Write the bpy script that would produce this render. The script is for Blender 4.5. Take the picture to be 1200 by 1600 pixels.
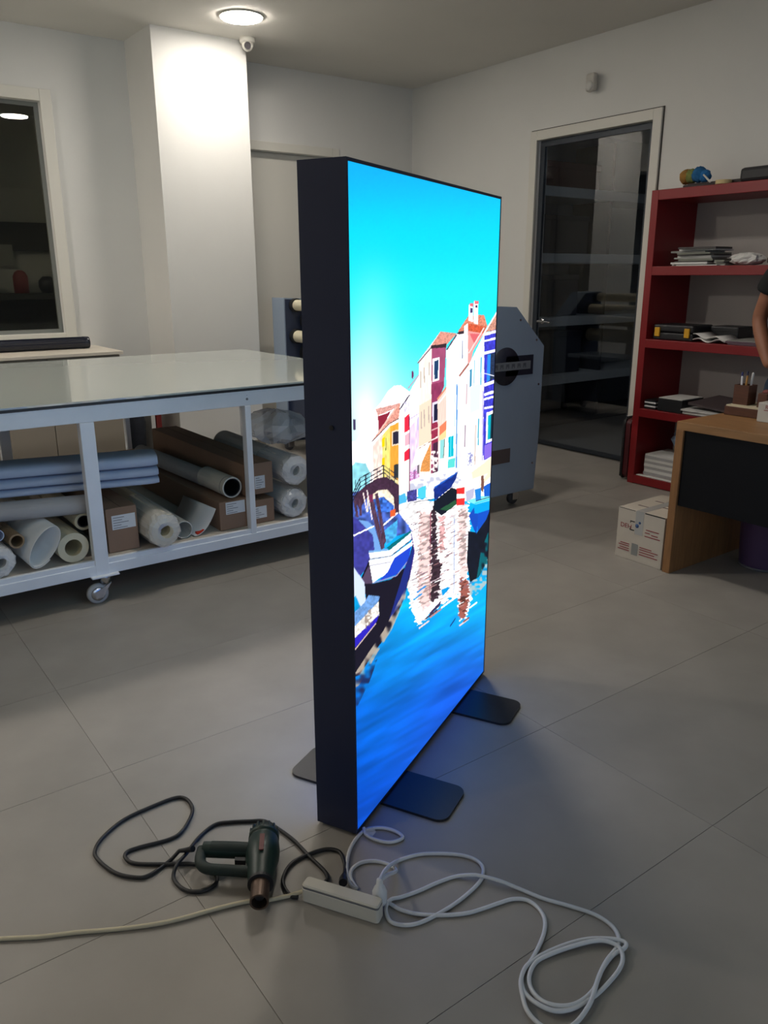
import bpy, bmesh, math, random
import numpy as np
from mathutils import Vector, Matrix
random.seed(7)
for o in list(bpy.data.objects): bpy.data.objects.remove(o)
S = bpy.context.scene
COL = S.collection

# ------------------------------------------------------------------ camera
# the room is axis aligned: left wall = plane x, back wall (glass door) = plane y, floor z = 0
H = 1.5; FPX = 1240.2
PITCH, ROLL, YAW = .28962671, -.00308721, .93751693
def _basis():
    fw = np.array([0, math.cos(PITCH), -math.sin(PITCH)]); u0 = np.array([0, math.sin(PITCH), math.cos(PITCH)]); r0 = np.array([1., 0, 0])
    rt = r0*math.cos(ROLL)+u0*math.sin(ROLL); up = -r0*math.sin(ROLL)+u0*math.cos(ROLL)
    M = np.array([[math.cos(YAW), -math.sin(YAW), 0], [math.sin(YAW), math.cos(YAW), 0], [0, 0, 1]])
    return M@rt, M@up, M@fw
RT, UP, FW = _basis()
cam_d = bpy.data.cameras.new('camera'); cam = bpy.data.objects.new('camera', cam_d); COL.objects.link(cam)
cam_d.sensor_fit = 'VERTICAL'; cam_d.sensor_height = 32; cam_d.lens = FPX/1600*32; cam_d.clip_start = .05
m = Matrix(((RT[0], UP[0], -FW[0]), (RT[1], UP[1], -FW[1]), (RT[2], UP[2], -FW[2]))).to_4x4()
m.translation = (0, 0, H); cam.matrix_world = m
S.camera = cam
CP = np.array([0, 0, H])
def ray(x, y): return FW+RT*(x-600)/FPX-UP*(y-800)/FPX
def atz(x, y, z=0.): d = ray(x, y); return CP+d*(z-H)/d[2]
def atx(x, y, X): d = ray(x, y); return CP+d*X/d[0]
def aty(x, y, Y): d = ray(x, y); return CP+d*Y/d[1]

# ------------------------------------------------------------------ world (overcast daylight outside the added shopfront), exposure
DAY = 1.6
W = bpy.data.worlds.new('world'); S.world = W; W.use_nodes = True
W.node_tree.nodes['Background'].inputs[0].default_value = (.74, .88, 1.12, 1); W.node_tree.nodes['Background'].inputs[1].default_value = DAY
S.view_settings.view_transform = 'Standard'; S.view_settings.look = 'None'
S.view_settings.exposure = 0.0; S.view_settings.gamma = 1.0; S.view_settings.use_curve_mapping = False
SW_Y0, SW_Y1, SW_Z0, SW_Z1 = -2.3, 3.6, .15, 2.9     # unseen shopfront window, added as a cool daylight fill
pl_ = bpy.data.lights.new('shopfront_portal', 'AREA'); pl_.shape = 'RECTANGLE'; pl_.size = SW_Z1-SW_Z0; pl_.size_y = SW_Y1-SW_Y0; pl_.cycles.is_portal = True
po_ = bpy.data.objects.new('shopfront_portal', pl_); COL.objects.link(po_); po_.location = (5.1, (SW_Y0+SW_Y1)/2, (SW_Z0+SW_Z1)/2); po_.rotation_euler = (0, math.pi/2, 0)
LAMP_NEAR = 128.0       # lamp by the column, seen in the photograph
LAMP_FILL = 210.0        # unseen lamps added elsewhere on the ceiling for fill
PANEL = 1.12            # backlit print

# ------------------------------------------------------------------ helpers
def s2l(c):
    return tuple((v/12.92 if v <= .04045 else ((v+.055)/1.055)**2.4) for v in [k/255 for k in c])
MATS = {}
def mat(name, rgb, rough=.6, metal=0., var=0., scale=6., bump=0., bscale=60., spec=.5, trans=0., alpha=1., rand=0., stretch=None, coat=0.):
    if name in MATS: return MATS[name]
    M = bpy.data.materials.new(name); M.use_nodes = True; nt = M.node_tree; p = nt.nodes['Principled BSDF']
    c = s2l(rgb)
    p.inputs['Base Color'].default_value = (*c, 1); p.inputs['Roughness'].default_value = rough; p.inputs['Metallic'].default_value = metal
    p.inputs['Specular IOR Level'].default_value = spec
    p.inputs['Coat Weight'].default_value = coat
    if trans: p.inputs['Transmission Weight'].default_value = trans
    if alpha < 1: p.inputs['Alpha'].default_value = alpha
    tc = nt.nodes.new('ShaderNodeTexCoord'); mp = nt.nodes.new('ShaderNodeMapping'); nt.links.new(tc.outputs['Object'], mp.inputs[0])
    if stretch: mp.inputs['Scale'].default_value = stretch
    if var:
        n = nt.nodes.new('ShaderNodeTexNoise'); n.inputs['Scale'].default_value = scale; n.inputs['Detail'].default_value = 6
        nt.links.new(mp.outputs[0], n.inputs['Vector'])
        r = nt.nodes.new('ShaderNodeValToRGB'); r.color_ramp.elements[0].position = .3; r.color_ramp.elements[1].position = .7
        r.color_ramp.elements[0].color = (*[v*(1-var) for v in c], 1); r.color_ramp.elements[1].color = (*[min(1, v*(1+var)) for v in c], 1)
        nt.links.new(n.outputs[0], r.inputs[0]); src = r.outputs[0]
        if rand:
            oi = nt.nodes.new('ShaderNodeObjectInfo'); mr = nt.nodes.new('ShaderNodeMapRange')
            mr.inputs[3].default_value = 1-rand; mr.inputs[4].default_value = 1+rand; nt.links.new(oi.outputs['Random'], mr.inputs[0])
            mx = nt.nodes.new('ShaderNodeVectorMath'); mx.operation = 'SCALE'; nt.links.new(src, mx.inputs[0]); nt.links.new(mr.outputs[0], mx.inputs['Scale']); src = mx.outputs[0]
        nt.links.new(src, p.inputs['Base Color'])
    if bump:
        n2 = nt.nodes.new('ShaderNodeTexNoise'); n2.inputs['Scale'].default_value = bscale; n2.inputs['Detail'].default_value = 4
        nt.links.new(mp.outputs[0], n2.inputs['Vector'])
        b = nt.nodes.new('ShaderNodeBump'); b.inputs['Strength'].default_value = bump; b.inputs['Distance'].default_value = .01
        nt.links.new(n2.outputs[0], b.inputs['Height']); nt.links.new(b.outputs[0], p.inputs['Normal'])
    MATS[name] = M; return M
def emis(name, rgb, strength):
    M = bpy.data.materials.new(name); M.use_nodes = True; nt = M.node_tree; nt.nodes.remove(nt.nodes['Principled BSDF'])
    e = nt.nodes.new('ShaderNodeEmission'); e.inputs[0].default_value = (*s2l(rgb), 1); e.inputs[1].default_value = strength
    nt.links.new(e.outputs[0], nt.nodes['Material Output'].inputs[0]); return M
def pane_mat(name, tint, ior=1.5, rough=.0):
    M = bpy.data.materials.new(name); M.use_nodes = True; nt = M.node_tree; nt.nodes.remove(nt.nodes['Principled BSDF'])
    t = nt.nodes.new('ShaderNodeBsdfTransparent'); t.inputs[0].default_value = (*tint, 1)
    g = nt.nodes.new('ShaderNodeBsdfGlossy'); g.inputs['Roughness'].default_value = rough
    f = nt.nodes.new('ShaderNodeFresnel'); f.inputs[0].default_value = ior
    ge = nt.nodes.new('ShaderNodeNewGeometry'); iv = nt.nodes.new('ShaderNodeMath'); iv.operation = 'SUBTRACT'; iv.inputs[0].default_value = 1; nt.links.new(ge.outputs['Backfacing'], iv.inputs[1])
    mu = nt.nodes.new('ShaderNodeMath'); mu.operation = 'MULTIPLY'; nt.links.new(f.outputs[0], mu.inputs[0]); nt.links.new(iv.outputs[0], mu.inputs[1])   # thin pane: only the entry face mirrors
    x = nt.nodes.new('ShaderNodeMixShader'); nt.links.new(mu.outputs[0], x.inputs[0]); nt.links.new(t.outputs[0], x.inputs[1]); nt.links.new(g.outputs[0], x.inputs[2])
    nt.links.new(x.outputs[0], nt.nodes['Material Output'].inputs[0]); return M

class MB:
    def __init__(s): s.v = []; s.f = []; s.sm = []
    def add(s, V, F, smooth=False):
        o = len(s.v); s.v += [tuple(map(float, p)) for p in V]; s.f += [tuple(o+i for i in q) for q in F]; s.sm += [smooth]*len(F); return s
    def box(s, a, b):
        x0, y0, z0 = [min(a[i], b[i]) for i in range(3)]; x1, y1, z1 = [max(a[i], b[i]) for i in range(3)]
        return s.add([(x0, y0, z0), (x1, y0, z0), (x1, y1, z0), (x0, y1, z0), (x0, y0, z1), (x1, y0, z1), (x1, y1, z1), (x0, y1, z1)],
                     [(0, 3, 2, 1), (4, 5, 6, 7), (0, 1, 5, 4), (1, 2, 6, 5), (2, 3, 7, 6), (3, 0, 4, 7)])
    def bbox(s, a, b, r=.004):      # box with chamfered edges
        bm = bmesh.new(); x0, y0, z0 = [min(a[i], b[i]) for i in range(3)]; x1, y1, z1 = [max(a[i], b[i]) for i in range(3)]
        bmesh.ops.create_cube(bm, size=1)
        for v in bm.verts: v.co = Vector(((x0+x1)/2+v.co.x*(x1-x0), (y0+y1)/2+v.co.y*(y1-y0), (z0+z1)/2+v.co.z*(z1-z0)))
        r = min(r, (x1-x0)*.45, (y1-y0)*.45, (z1-z0)*.45)
        bmesh.ops.bevel(bm, geom=bm.edges[:], offset=r, segments=2, profile=.5, affect='EDGES')
        bm.verts.index_update(); s.add([v.co for v in bm.verts], [[v.index for v in f.verts] for f in bm.faces]); bm.free(); return s
    def obox(s, c, ax, ay, az):     # box: centre + three half vectors
        c, ax, ay, az = [np.array(k, float) for k in (c, ax, ay, az)]
        V = [c+i*ax+j*ay+k*az for k in (-1, 1) for (i, j) in ((-1, -1), (1, -1), (1, 1), (-1, 1))]
        return s.add(V, [(0, 3, 2, 1), (4, 5, 6, 7), (0, 1, 5, 4), (1, 2, 6, 5), (2, 3, 7, 6), (3, 0, 4, 7)])
    def prism(s, pts, ext):         # planar loop + extrusion vector
        P = [np.array(p, float) for p in pts]; e = np.array(ext, float); n = len(P)
        return s.add(P+[p+e for p in P], [tuple(range(n))[::-1], tuple(range(n, 2*n))]+[(i, (i+1) % n, n+(i+1) % n, n+i) for i in range(n)])
    def rings(s, R, cap=True, smooth=True, closed=False):
        n = len(R[0]); V = [p for r in R for p in r]; F = []
        m_ = len(R)
        for k in range(m_ if closed else m_-1):
            for i in range(n): F.append((k*n+i, k*n+(i+1) % n, ((k+1) % m_)*n+(i+1) % n, ((k+1) % m_)*n+i))
        s.add(V, F, smooth)
        if cap and not closed:
            s.add(R[0], [tuple(range(n))[::-1]]); s.add(R[-1], [tuple(range(n))])
        return s
    def cyl(s, p0, p1, r0, r1=None, n=24, cap=True, prof=None):
        p0, p1 = np.array(p0, float), np.array(p1, float); r1 = r0 if r1 is None else r1
        d = (p1-p0); L = np.linalg.norm(d); d /= L; a = np.cross(d, (0, 0, 1) if abs(d[2]) < .9 else (1, 0, 0)); a /= np.linalg.norm(a); b = np.cross(d, a)
        prof = prof or [(0, r0), (1, r1)]
        R = [[p0+d*L*t+(a*math.cos(2*math.pi*i/n)+b*math.sin(2*math.pi*i/n))*r for i in range(n)] for t, r in prof]
        return s.rings(R, cap)
    def pipe(s, p0, p1, ro, ri, n=28):   # hollow tube
        p0, p1 = np.array(p0, float), np.array(p1, float); d = (p1-p0); L = np.linalg.norm(d); d /= L
        a = np.cross(d, (0, 0, 1) if abs(d[2]) < .9 else (1, 0, 0)); a /= np.linalg.norm(a); b = np.cross(d, a)
        def ring(t, r): return [p0+d*L*t+(a*math.cos(2*math.pi*i/n)+b*math.sin(2*math.pi*i/n))*r for i in range(n)]
        return s.rings([ring(0, ro), ring(1, ro), ring(1, ri), ring(0, ri)], cap=False, smooth=False, closed=True)
    def tube(s, pts, r, n=8, res=6, taper=None):
        P = [np.array(p, float) for p in pts]; Q = []
        for i in range(len(P)-1):
            p0 = P[i-1] if i else 2*P[0]-P[1]; p1, p2 = P[i], P[i+1]; p3 = P[i+2] if i+2 < len(P) else 2*P[-1]-P[-2]
            for k in range(res):
                t = k/res; Q.append(.5*((2*p1)+(-p0+p2)*t+(2*p0-5*p1+4*p2-p3)*t*t+(-p0+3*p1-3*p2+p3)*t**3))
        Q.append(P[-1]); R = []; a = None
        for i, q in enumerate(Q):
            d = Q[min(i+1, len(Q)-1)]-Q[max(i-1, 0)]; L_ = np.linalg.norm(d); d = d/L_ if L_ > 1e-9 else np.array([1., 0, 0])
            if a is None: a = np.cross(d, (0, 0, 1) if abs(d[2]) < .9 else (1, 0, 0))
            a = a-d*(a@d); a /= np.linalg.norm(a); b = np.cross(d, a)
            rr = r if taper is None else r*taper(i/(len(Q)-1))
            R.append([q+(a*math.cos(2*math.pi*j/n)+b*math.sin(2*math.pi*j/n))*rr for j in range(n)])
        return s.rings(R)
    def lathe(s, c, prof, n=28, axis=(0, 0, 1)):
        c = np.array(c, float); d = np.array(axis, float); a = np.cross(d, (0, 0, 1) if abs(d[2]) < .9 else (1, 0, 0)); a /= np.linalg.norm(a); b = np.cross(d, a)
        return s.rings([[c+d*h+(a*math.cos(2*math.pi*i/n)+b*math.sin(2*math.pi*i/n))*max(r, 1e-4) for i in range(n)] for r, h in prof])

def wloc(o):
    l = Vector((0, 0, 0))
    while o: l += o.location; o = o.parent
    return l
def link(name, mb, material, parent=None, origin=None):
    base = wloc(parent) if parent else (Vector(origin) if origin is not None else None)
    if base is None:
        A = np.array(mb.v); base = Vector(((A[:, 0].min()+A[:, 0].max())/2, (A[:, 1].min()+A[:, 1].max())/2, A[:, 2].min()))
    me = bpy.data.meshes.new(name); me.from_pydata([(p[0]-base.x, p[1]-base.y, p[2]-base.z) for p in mb.v], [], mb.f)
    me.polygons.foreach_set('use_smooth', mb.sm)
    bm = bmesh.new(); bm.from_mesh(me); bmesh.ops.recalc_face_normals(bm, faces=bm.faces[:]); bm.to_mesh(me); bm.free()
    if material: me.materials.append(material)
    o = bpy.data.objects.new(name, me); COL.objects.link(o)
    if parent: o.parent = parent
    else: o.location = base
    return o
def tag(o, label=None, cat=None, group=None, kind=None):
    if label: o['label'] = label
    if cat: o['category'] = cat
    if group: o['group'] = group
    if kind: o['kind'] = kind
    return o
def thing(name, label, cat, loc, group=None):
    o = bpy.data.objects.new(name, None); o.empty_display_size = .05; COL.objects.link(o); o.location = Vector([float(k) for k in loc]); return tag(o, label, cat, group)
def struct(name, mb, m_, parent=None, label=None, cat=None):
    o = link(name, mb, m_, parent)
    if not parent: tag(o, label, cat, kind='structure')
    return o
def mesh_text(txt, size, name='lettering'):
    cu = bpy.data.curves.new('t', 'FONT'); cu.body = txt; cu.size = size; cu.extrude = 0; cu.align_x = 'LEFT'
    ob = bpy.data.objects.new('t', cu); COL.objects.link(ob); bpy.context.view_layer.update()
    me = bpy.data.meshes.new_from_object(ob.evaluated_get(bpy.context.evaluated_depsgraph_get()))
    V = [tuple(v.co) for v in me.vertices]; F = [tuple(p.vertices) for p in me.polygons]
    bpy.data.objects.remove(ob); bpy.data.curves.remove(cu); bpy.data.meshes.remove(me); return V, F
def text_on(mb, txt, size, org, ux, uz):       # lettering laid on a plane
    V, F = mesh_text(txt, size); o, a, b = [np.array(k, float) for k in (org, ux, uz)]
    return mb.add([o+a*v[0]+b*v[1] for v in V], F)
V3 = lambda *a: np.array(a, float)

# ------------------------------------------------------------------ materials
M_wall = mat('painted_plaster', (216, 215, 211), .75, var=.02, scale=2, bump=.04, bscale=120)
M_ceil = mat('ceiling_paint', (212, 209, 202), .8, var=.02, scale=2)
M_white = mat('white_satin_paint', (212, 209, 200), .45)
M_tile = mat('grey_floor_tile', (152, 147, 140), .45, var=.10, scale=3.2, bump=.03, bscale=40, rand=.035)
M_grout = mat('floor_grout', (124, 120, 114), .8)
M_skirt = mat('skirting_tile', (126, 118, 108), .5, var=.06)
M_steelw = mat('white_table_enamel', (226, 231, 238), .4, var=.03, scale=9)
M_black = mat('black_metal', (24, 26, 30), .5)
M_lbframe = mat('navy_black_lightbox_metal', (26, 36, 66), .42, var=.05, scale=3)
M_foot = mat('black_powder_coat', (30, 32, 36), .38, bump=.03, bscale=300)
M_red = mat('red_lacquer', (128, 21, 27), .4, var=.04, scale=3)
M_wood = mat('oak_veneer', (138, 98, 60), .5, var=.18, scale=5, stretch=(9, 9, 1.2), bump=.04, bscale=30)
M_woodtop = mat('oak_veneer_top', (150, 110, 70), .45, var=.16, scale=5, stretch=(1.2, 9, 9))
M_navy = mat('black_desk_laminate', (9, 11, 16), .6, spec=.2)
M_card = mat('brown_cardboard', (144, 116, 96), .85, var=.07, scale=5)
M_paper = mat('white_paper', (214, 213, 210), .8, var=.03)
M_paperg = mat('grey_paper', (172, 171, 172), .7, var=.05)
M_paperb = mat('blue_white_film', (178, 192, 216), .5, var=.05, scale=3)
M_cream = mat('cream_paper', (210, 200, 172), .6, var=.08)
M_dark = mat('dark_plastic', (26, 27, 31), .5)
M_mach = mat('blue_grey_machine_enamel', (140, 155, 174), .45, var=.03, scale=4)
M_machd = mat('navy_machine_enamel', (44, 54, 78), .45)
M_rubber = mat('pale_roller_rubber', (212, 204, 178), .5, var=.06)
M_chrome = mat('chrome', (190, 190, 192), .22, metal=1)
M_wheel = mat('grey_caster_rubber', (168, 170, 172), .55)
M_cable_w = mat('white_cable', (214, 216, 218), .4)
M_cable_b = mat('black_cable', (28, 28, 30), .5)
M_cable_c = mat('cream_cable', (196, 186, 158), .5, var=.08)
M_green = mat('dark_green_plastic', (20, 44, 38), .42)
M_greend = mat('dark_green_grip', (17, 36, 32), .6)
M_label = mat('white_label', (222, 224, 226), .6)
M_ink = mat('grey_print', (120, 120, 124), .7)
M_redink = mat('dull_red_print', (140, 40, 52), .7)
def wrap_mat():
    M = bpy.data.materials.new('clear_plastic_wrap'); M.use_nodes = True; nt = M.node_tree; p = nt.nodes['Principled BSDF']
    p.inputs['Base Color'].default_value = (.8, .82, .86, 1); p.inputs['Roughness'].default_value = .22; p.inputs['Alpha'].default_value = .42; p.inputs['Specular IOR Level'].default_value = .8
    return M
M_wrap = wrap_mat()
M_glass = pane_mat('door_glass', (.84, .88, .93), 1.95)
M_wglass = pane_mat('window_glass', (.8, .8, .76), 1.6)

# ------------------------------------------------------------------ the room
XL, YB, XR, YF, ZC = -6.87, 5.41, 5.0, -2.6, 3.27
T = .12
fl = struct('floor', MB().box((XL-T, YF-T, -.2), (XR+T, YB+T, -.002)), M_grout, label='grey tiled shop floor', cat='floor')
# floor tiles, stack bond
px_, py_ = .6375, 1.29; x0g, y0g = -2.26, .588
tm = MB().bbox((-px_/2+.0006, -py_/2+.0006, -.012), (px_/2-.0006, py_/2-.0006, 0), .0007)
first = None
for i in range(-9, 13):
    for j in range(-4, 5):
        xa, xb = x0g+i*px_, x0g+(i+1)*px_; ya, yb = y0g+j*py_, y0g+(j+1)*py_
        if xb > XR+.01 or yb < YF or ya > YB or xa < XL-px_ or xb < XL+.05: continue
        xa2, xb2, ya2, yb2 = max(xa, XL), min(xb, XR), max(ya, YF), min(yb, YB)
        whole = (xa2 == xa and xb2 == xb and ya2 == ya and yb2 == yb)
        if whole and first is not None:
            o = first.copy(); COL.objects.link(o); o.parent = fl
        elif whole:
            o = link('tile', tm, M_tile, None, (0, 0, 0)); o.parent = fl; first = o
        else:
            hx, hy = (xb2-xa2)/2, (yb2-ya2)/2
            if hx < .02 or hy < .02: continue
            o = link('tile', MB().box((-hx+.0006, -hy+.0006, -.012), (hx-.0006, hy-.0006, 0)), M_tile, None, (0, 0, 0)); o.parent = fl
        o.location = Vector(((xa2+xb2)/2, (ya2+yb2)/2, 0))-fl.location
ce = struct('ceiling', MB().box((XL-T, YF-T, ZC), (XR+T, YB+T, ZC+.15)), M_ceil, label='plain off-white ceiling', cat='ceiling')
# left wall with window opening and recessed door opening
wy0, wy1, wz0, wz1 = -.35, 1.83, 1.06, 2.765
dy0, dy1, dz1 = 3.42, 4.44, 2.575
wl = MB()
for a, b in [((YF-T, 0), (wy0, ZC)), ((wy0, 0), (wy1, wz0)), ((wy0, wz1), (wy1, ZC)), ((wy1, 0), (dy0, ZC)), ((dy0, dz1), (dy1, ZC)), ((dy1, 0), (YB+T, ZC))]:
    wl.box((XL-T, a[0], a[1]), (XL, b[0], b[1]))
struct('wall_left', wl, M_wall, label='off-white left wall with window and recessed door', cat='wall')
gx0, gx1, gz1 = -5.14, -3.99, 2.59
wb = MB()
for a, b in [((XL, 0), (gx0, ZC)), ((gx0, gz1), (gx1, ZC)), ((gx1, 0), (XR+T, ZC))]:
    wb.box((a[0], YB, a[1]), (b[0], YB+T, b[1]))
struct('wall_back', wb, M_wall, label='off-white back wall holding the glass door', cat='wall')
wr = MB()
for a, b in [((YF-T, 0), (SW_Y0, ZC)), ((SW_Y0, 0), (SW_Y1, SW_Z0)), ((SW_Y0, SW_Z1), (SW_Y1, ZC)), ((SW_Y1, 0), (YB, ZC))]: wr.box((XR, a[0], a[1]), (XR+T, b[0], b[1]))
struct('wall_right', wr, M_wall, label='off-white wall behind the photographer, holding the added shopfront', cat='wall')
w2 = tag(bpy.data.objects.new('window_2', None), 'unseen shopfront window added for cool daylight fill', 'window', kind='structure'); COL.objects.link(w2); w2.location = (XR, 1.4, SW_Z0)  # window assumed out of view, added to bring in cool daylight
fr = MB()
for yy in np.linspace(SW_Y0, SW_Y1-.05, 5): fr.box((XR+.02, yy, SW_Z0), (XR+.08, yy+.05, SW_Z1))
fr.box((XR+.02, SW_Y0, SW_Z0), (XR+.08, SW_Y1, SW_Z0+.05)).box((XR+.02, SW_Y0, SW_Z1-.05), (XR+.08, SW_Y1, SW_Z1))
link('window_frame', fr, M_white, w2)
ys = np.linspace(SW_Y0, SW_Y1-.05, 5)
for ya, yb in zip(ys[:-1], ys[1:]): link('pane', MB().box((XR+.046, ya+.05, SW_Z0+.05), (XR+.052, yb, SW_Z1-.05)), pane_mat('shop_glass', (.9, .93, .93), 1.5) if ya == ys[0] else bpy.data.materials['shop_glass'], w2)
struct('pavement', MB().box((XR+T, -14, -.2), (XR+14, 18, -.02)), mat('pavement_grey', (120, 118, 114), .8), label='grey pavement outside the added shopfront', cat='pavement')
struct('wall_front', MB().box((XL, YF-T, 0), (XR, YF, ZC)), M_wall, label='off-white wall behind the photographer', cat='wall')
CX, CY0, CY1 = -6.32, 2.525, 3.30
struct('wall_column', MB().box((XL, CY0, 0), (CX, CY1, ZC)), M_wall, label='white square column lit from above', cat='column')
# skirting
struct('baseboard_left', MB().box((XL, CY1, 0), (XL+.012, dy0-.08, .09)).box((XL, dy1+.08, 0), (XL+.012, YB, .09)).box((XL, 2.07, 0), (XL+.012, CY0, .09)), M_skirt, label='grey tile skirting along left wall', cat='baseboard')
struct('baseboard_back', MB().box((XL+.012, YB-.012, 0), (gx0-.09, YB, .09)).box((gx1+.09, YB-.012, 0), (XR, YB, .09)), M_skirt, label='grey tile skirting along back wall', cat='baseboard')
bc = MB().box((CX, CY0-.012, 0), (CX+.012, CY1+.012, .09)).box((XL+.012, CY0-.012, 0), (CX, CY0, .09)).box((XL+.012, CY1, 0), (CX, CY1+.012, .09))
struct('baseboard_column', bc, M_skirt, label='grey tile skirting around the column foot', cat='baseboard')

# window in the left wall, another room behind it, lit by an added lamp
w = tag(bpy.data.objects.new('window_1', None), 'large dark window pane in white frame on left wall', 'window', kind='structure'); COL.objects.link(w); w.location = (XL, .7, wz0)
fr = MB(); k = .085
for a, b in [((wy0-k, wz0-k), (wy0, wz1+k)), ((wy1, wz0-k), (wy1+k, wz1+k)), ((wy0, wz1), (wy1, wz1+k)), ((wy0, wz0-k), (wy1, wz0))]:
    fr.bbox((XL-.01, a[0], a[1]), (XL+.022, b[0], b[1]), .004)
link('window_frame', fr, M_white, w)
rv = MB(); k = .03
for a, b in [((wy0, wz0), (wy0+k, wz1)), ((wy1-k, wz0), (wy1, wz1)), ((wy0+k, wz1-k), (wy1-k, wz1)), ((wy0+k, wz0), (wy1-k, wz0+k))]:
    rv.box((XL-.09, a[0], a[1]), (XL-.05, b[0], b[1]))
link('pane_frame', rv, mat('grey_window_bead', (120, 122, 118), .5), w)
link('pane', MB().box((XL-.075, wy0+k, wz0+k), (XL-.069, wy1-k, wz1-k)), M_wglass, w)
# room seen through the window
nx = -9.0
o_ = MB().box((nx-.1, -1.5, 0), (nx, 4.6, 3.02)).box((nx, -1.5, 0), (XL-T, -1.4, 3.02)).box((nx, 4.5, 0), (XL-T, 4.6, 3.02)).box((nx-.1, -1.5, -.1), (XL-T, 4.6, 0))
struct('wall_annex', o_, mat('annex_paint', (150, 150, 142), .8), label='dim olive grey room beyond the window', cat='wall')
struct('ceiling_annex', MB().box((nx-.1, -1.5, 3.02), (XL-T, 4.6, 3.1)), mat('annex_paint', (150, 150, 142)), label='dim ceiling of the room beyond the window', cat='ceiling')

# recessed white door right of the column
d2 = tag(bpy.data.objects.new('door_2', None), 'plain white door in recessed frame right of column', 'door', kind='structure'); COL.objects.link(d2); d2.location = (XL, 3.93, 0)
k = .075; fr = MB()
for a, b in [((dy0-k, 0), (dy0, dz1+k)), ((dy1, 0), (dy1+k, dz1+k)), ((dy0, dz1), (dy1, dz1+k))]:
    fr.bbox((XL-.005, a[0], a[1]), (XL+.02, b[0], b[1]), .003)
link('door_frame', fr, M_white, d2)
link('door_leaf', MB().bbox((XL-.11, dy0+.003, .005), (XL-.07, dy1-.003, dz1-.003), .002), M_white, d2)
link('handle', MB().cyl((XL-.07, dy1-.1, 1.05), (XL-.02, dy1-.1, 1.05), .01).cyl((XL-.025, dy1-.1, 1.05), (XL-.025, dy1-.22, 1.05), .008), M_chrome, d2)

# glass door in the back wall
d1 = tag(bpy.data.objects.new('door_1', None), 'tall dark glass door in white frame with lever handle', 'door', kind='structure'); COL.objects.link(d1); d1.location = ((gx0+gx1)/2, YB, 0)
k = .075; fr = MB()
for a, b in [((gx0-k, 0), (gx0, gz1+k)), ((gx1, 0), (gx1+k, gz1+k)), ((gx0, gz1), (gx1, gz1+k))]:
    fr.bbox((a[0], YB-.022, a[1]), (b[0], YB+.01, b[1]), .003)
link('door_frame', fr, M_white, d1)
ln = MB(); k2 = .008
for a, b in [((gx1+k, 0), (gx1+k+k2, gz1+k+k2)), ((gx0-k, gz1+k), (gx1+k, gz1+k+k2))]: ln.box((a[0], YB-.006, a[1]), (b[0], YB, b[1]))
link('frame_edge_line', ln, mat('dark_edge_line', (70, 66, 60), .8), d1)  # thin dark line along the frame's top and right edges
al = MB()
for a, b in [((gx0+.004, .008), (gx0+.05, gz1-.004)), ((gx1-.05, .008), (gx1-.004, gz1-.004)), ((gx0+.05, gz1-.05), (gx1-.05, gz1-.004)), ((gx0+.05, .008), (gx1-.05, .04))]:
    al.box((a[0], YB+.03, a[1]), (b[0], YB+.06, b[1]))
link('leaf_frame', al, mat('dark_anodised_aluminium', (52, 58, 66), .45, metal=.3), d1)
link('pane', MB().box((gx0+.045, YB+.042, .035), (gx1-.045, YB+.048, gz1-.045)), M_glass, d1)
hd = aty(845, 502, YB)
link('handle_plate', MB().lathe((hd[0]-.01, YB+.03, hd[2]), [(0, 0), (.028, 0), (.026, -.012), (0, -.012)], axis=(0, 1, 0)), M_chrome, d1)
link('handle', MB().cyl((hd[0]-.01, YB+.03, hd[2]), (hd[0]-.01, YB-.035, hd[2]), .011).tube([(hd[0]-.012, YB-.03, hd[2]), (hd[0]+.05, YB-.034, hd[2]), (hd[0]+.135, YB-.03, hd[2]-.004)], .009), M_chrome, d1)
# store room behind the glass door
M_store = mat('store_paint', (150, 154, 160), .8)
sx0, sx1, sy1 = -6.05, -3.2, 8.4
struct('wall_store', MB().box((sx0-.1, YB+T, 0), (sx0, sy1, 2.9)).box((sx0, sy1, 0), (sx1, sy1+.1, 2.9)).box((sx1, YB+T, 0), (sx1+.1, sy1+.1, 2.9)), M_store, label='dim grey store room walls beyond the glass door', cat='wall')
struct('ceiling_store', MB().box((sx0-.1, YB+T, 2.9), (sx1+.1, sy1+.1, 3.0)), M_store, label='dim store room ceiling beyond the glass door', cat='ceiling')
struct('floor_store', MB().box((sx0-.1, YB+T, -.1), (sx1+.1, sy1+.1, -.001)), mat('store_floor', (120, 116, 112), .45), label='grey store room floor beyond the glass door', cat='floor')

# ------------------------------------------------------------------ ceiling lamps (each lamp is its own light)
def lamp(x, y, strength, label, grp='round ceiling lamps', tint=(255, 247, 236)):
    t = thing('ceiling_lamp', label, 'lamp', (x, y, ZC), grp)
    link('rim', MB().lathe((x, y, ZC), [(.146, -.001), (.160, -.001), (.158, -.008), (.148, -.010), (.146, -.001)], n=40), M_white, t)
    link('diffuser', MB().lathe((x, y, ZC), [(0, -.018), (.138, -.018), (.147, -.012), (.147, -.002), (0, -.002)], n=40), emis('lamp_glow', tint, strength), t)
lp = atz(377, 25, ZC)
lamp(lp[0], lp[1], LAMP_NEAR*.9, 'round glowing ceiling lamp above the column front')
lamp(-3.32, 2.52, LAMP_NEAR, 'round ceiling lamp over the right end of the work table')
lamp(-5.6, -.9, LAMP_FILL*1.65, 'added unseen fill lamp over the left end of the work table')  # unseen lamp added to brighten the left wall
lamp(-2.0, -1.4, LAMP_FILL*.2, 'added unseen fill lamp over the floor left of the photographer', tint=(255, 236, 206))  # unseen warm lamp added for ambient light on the near floor
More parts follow.
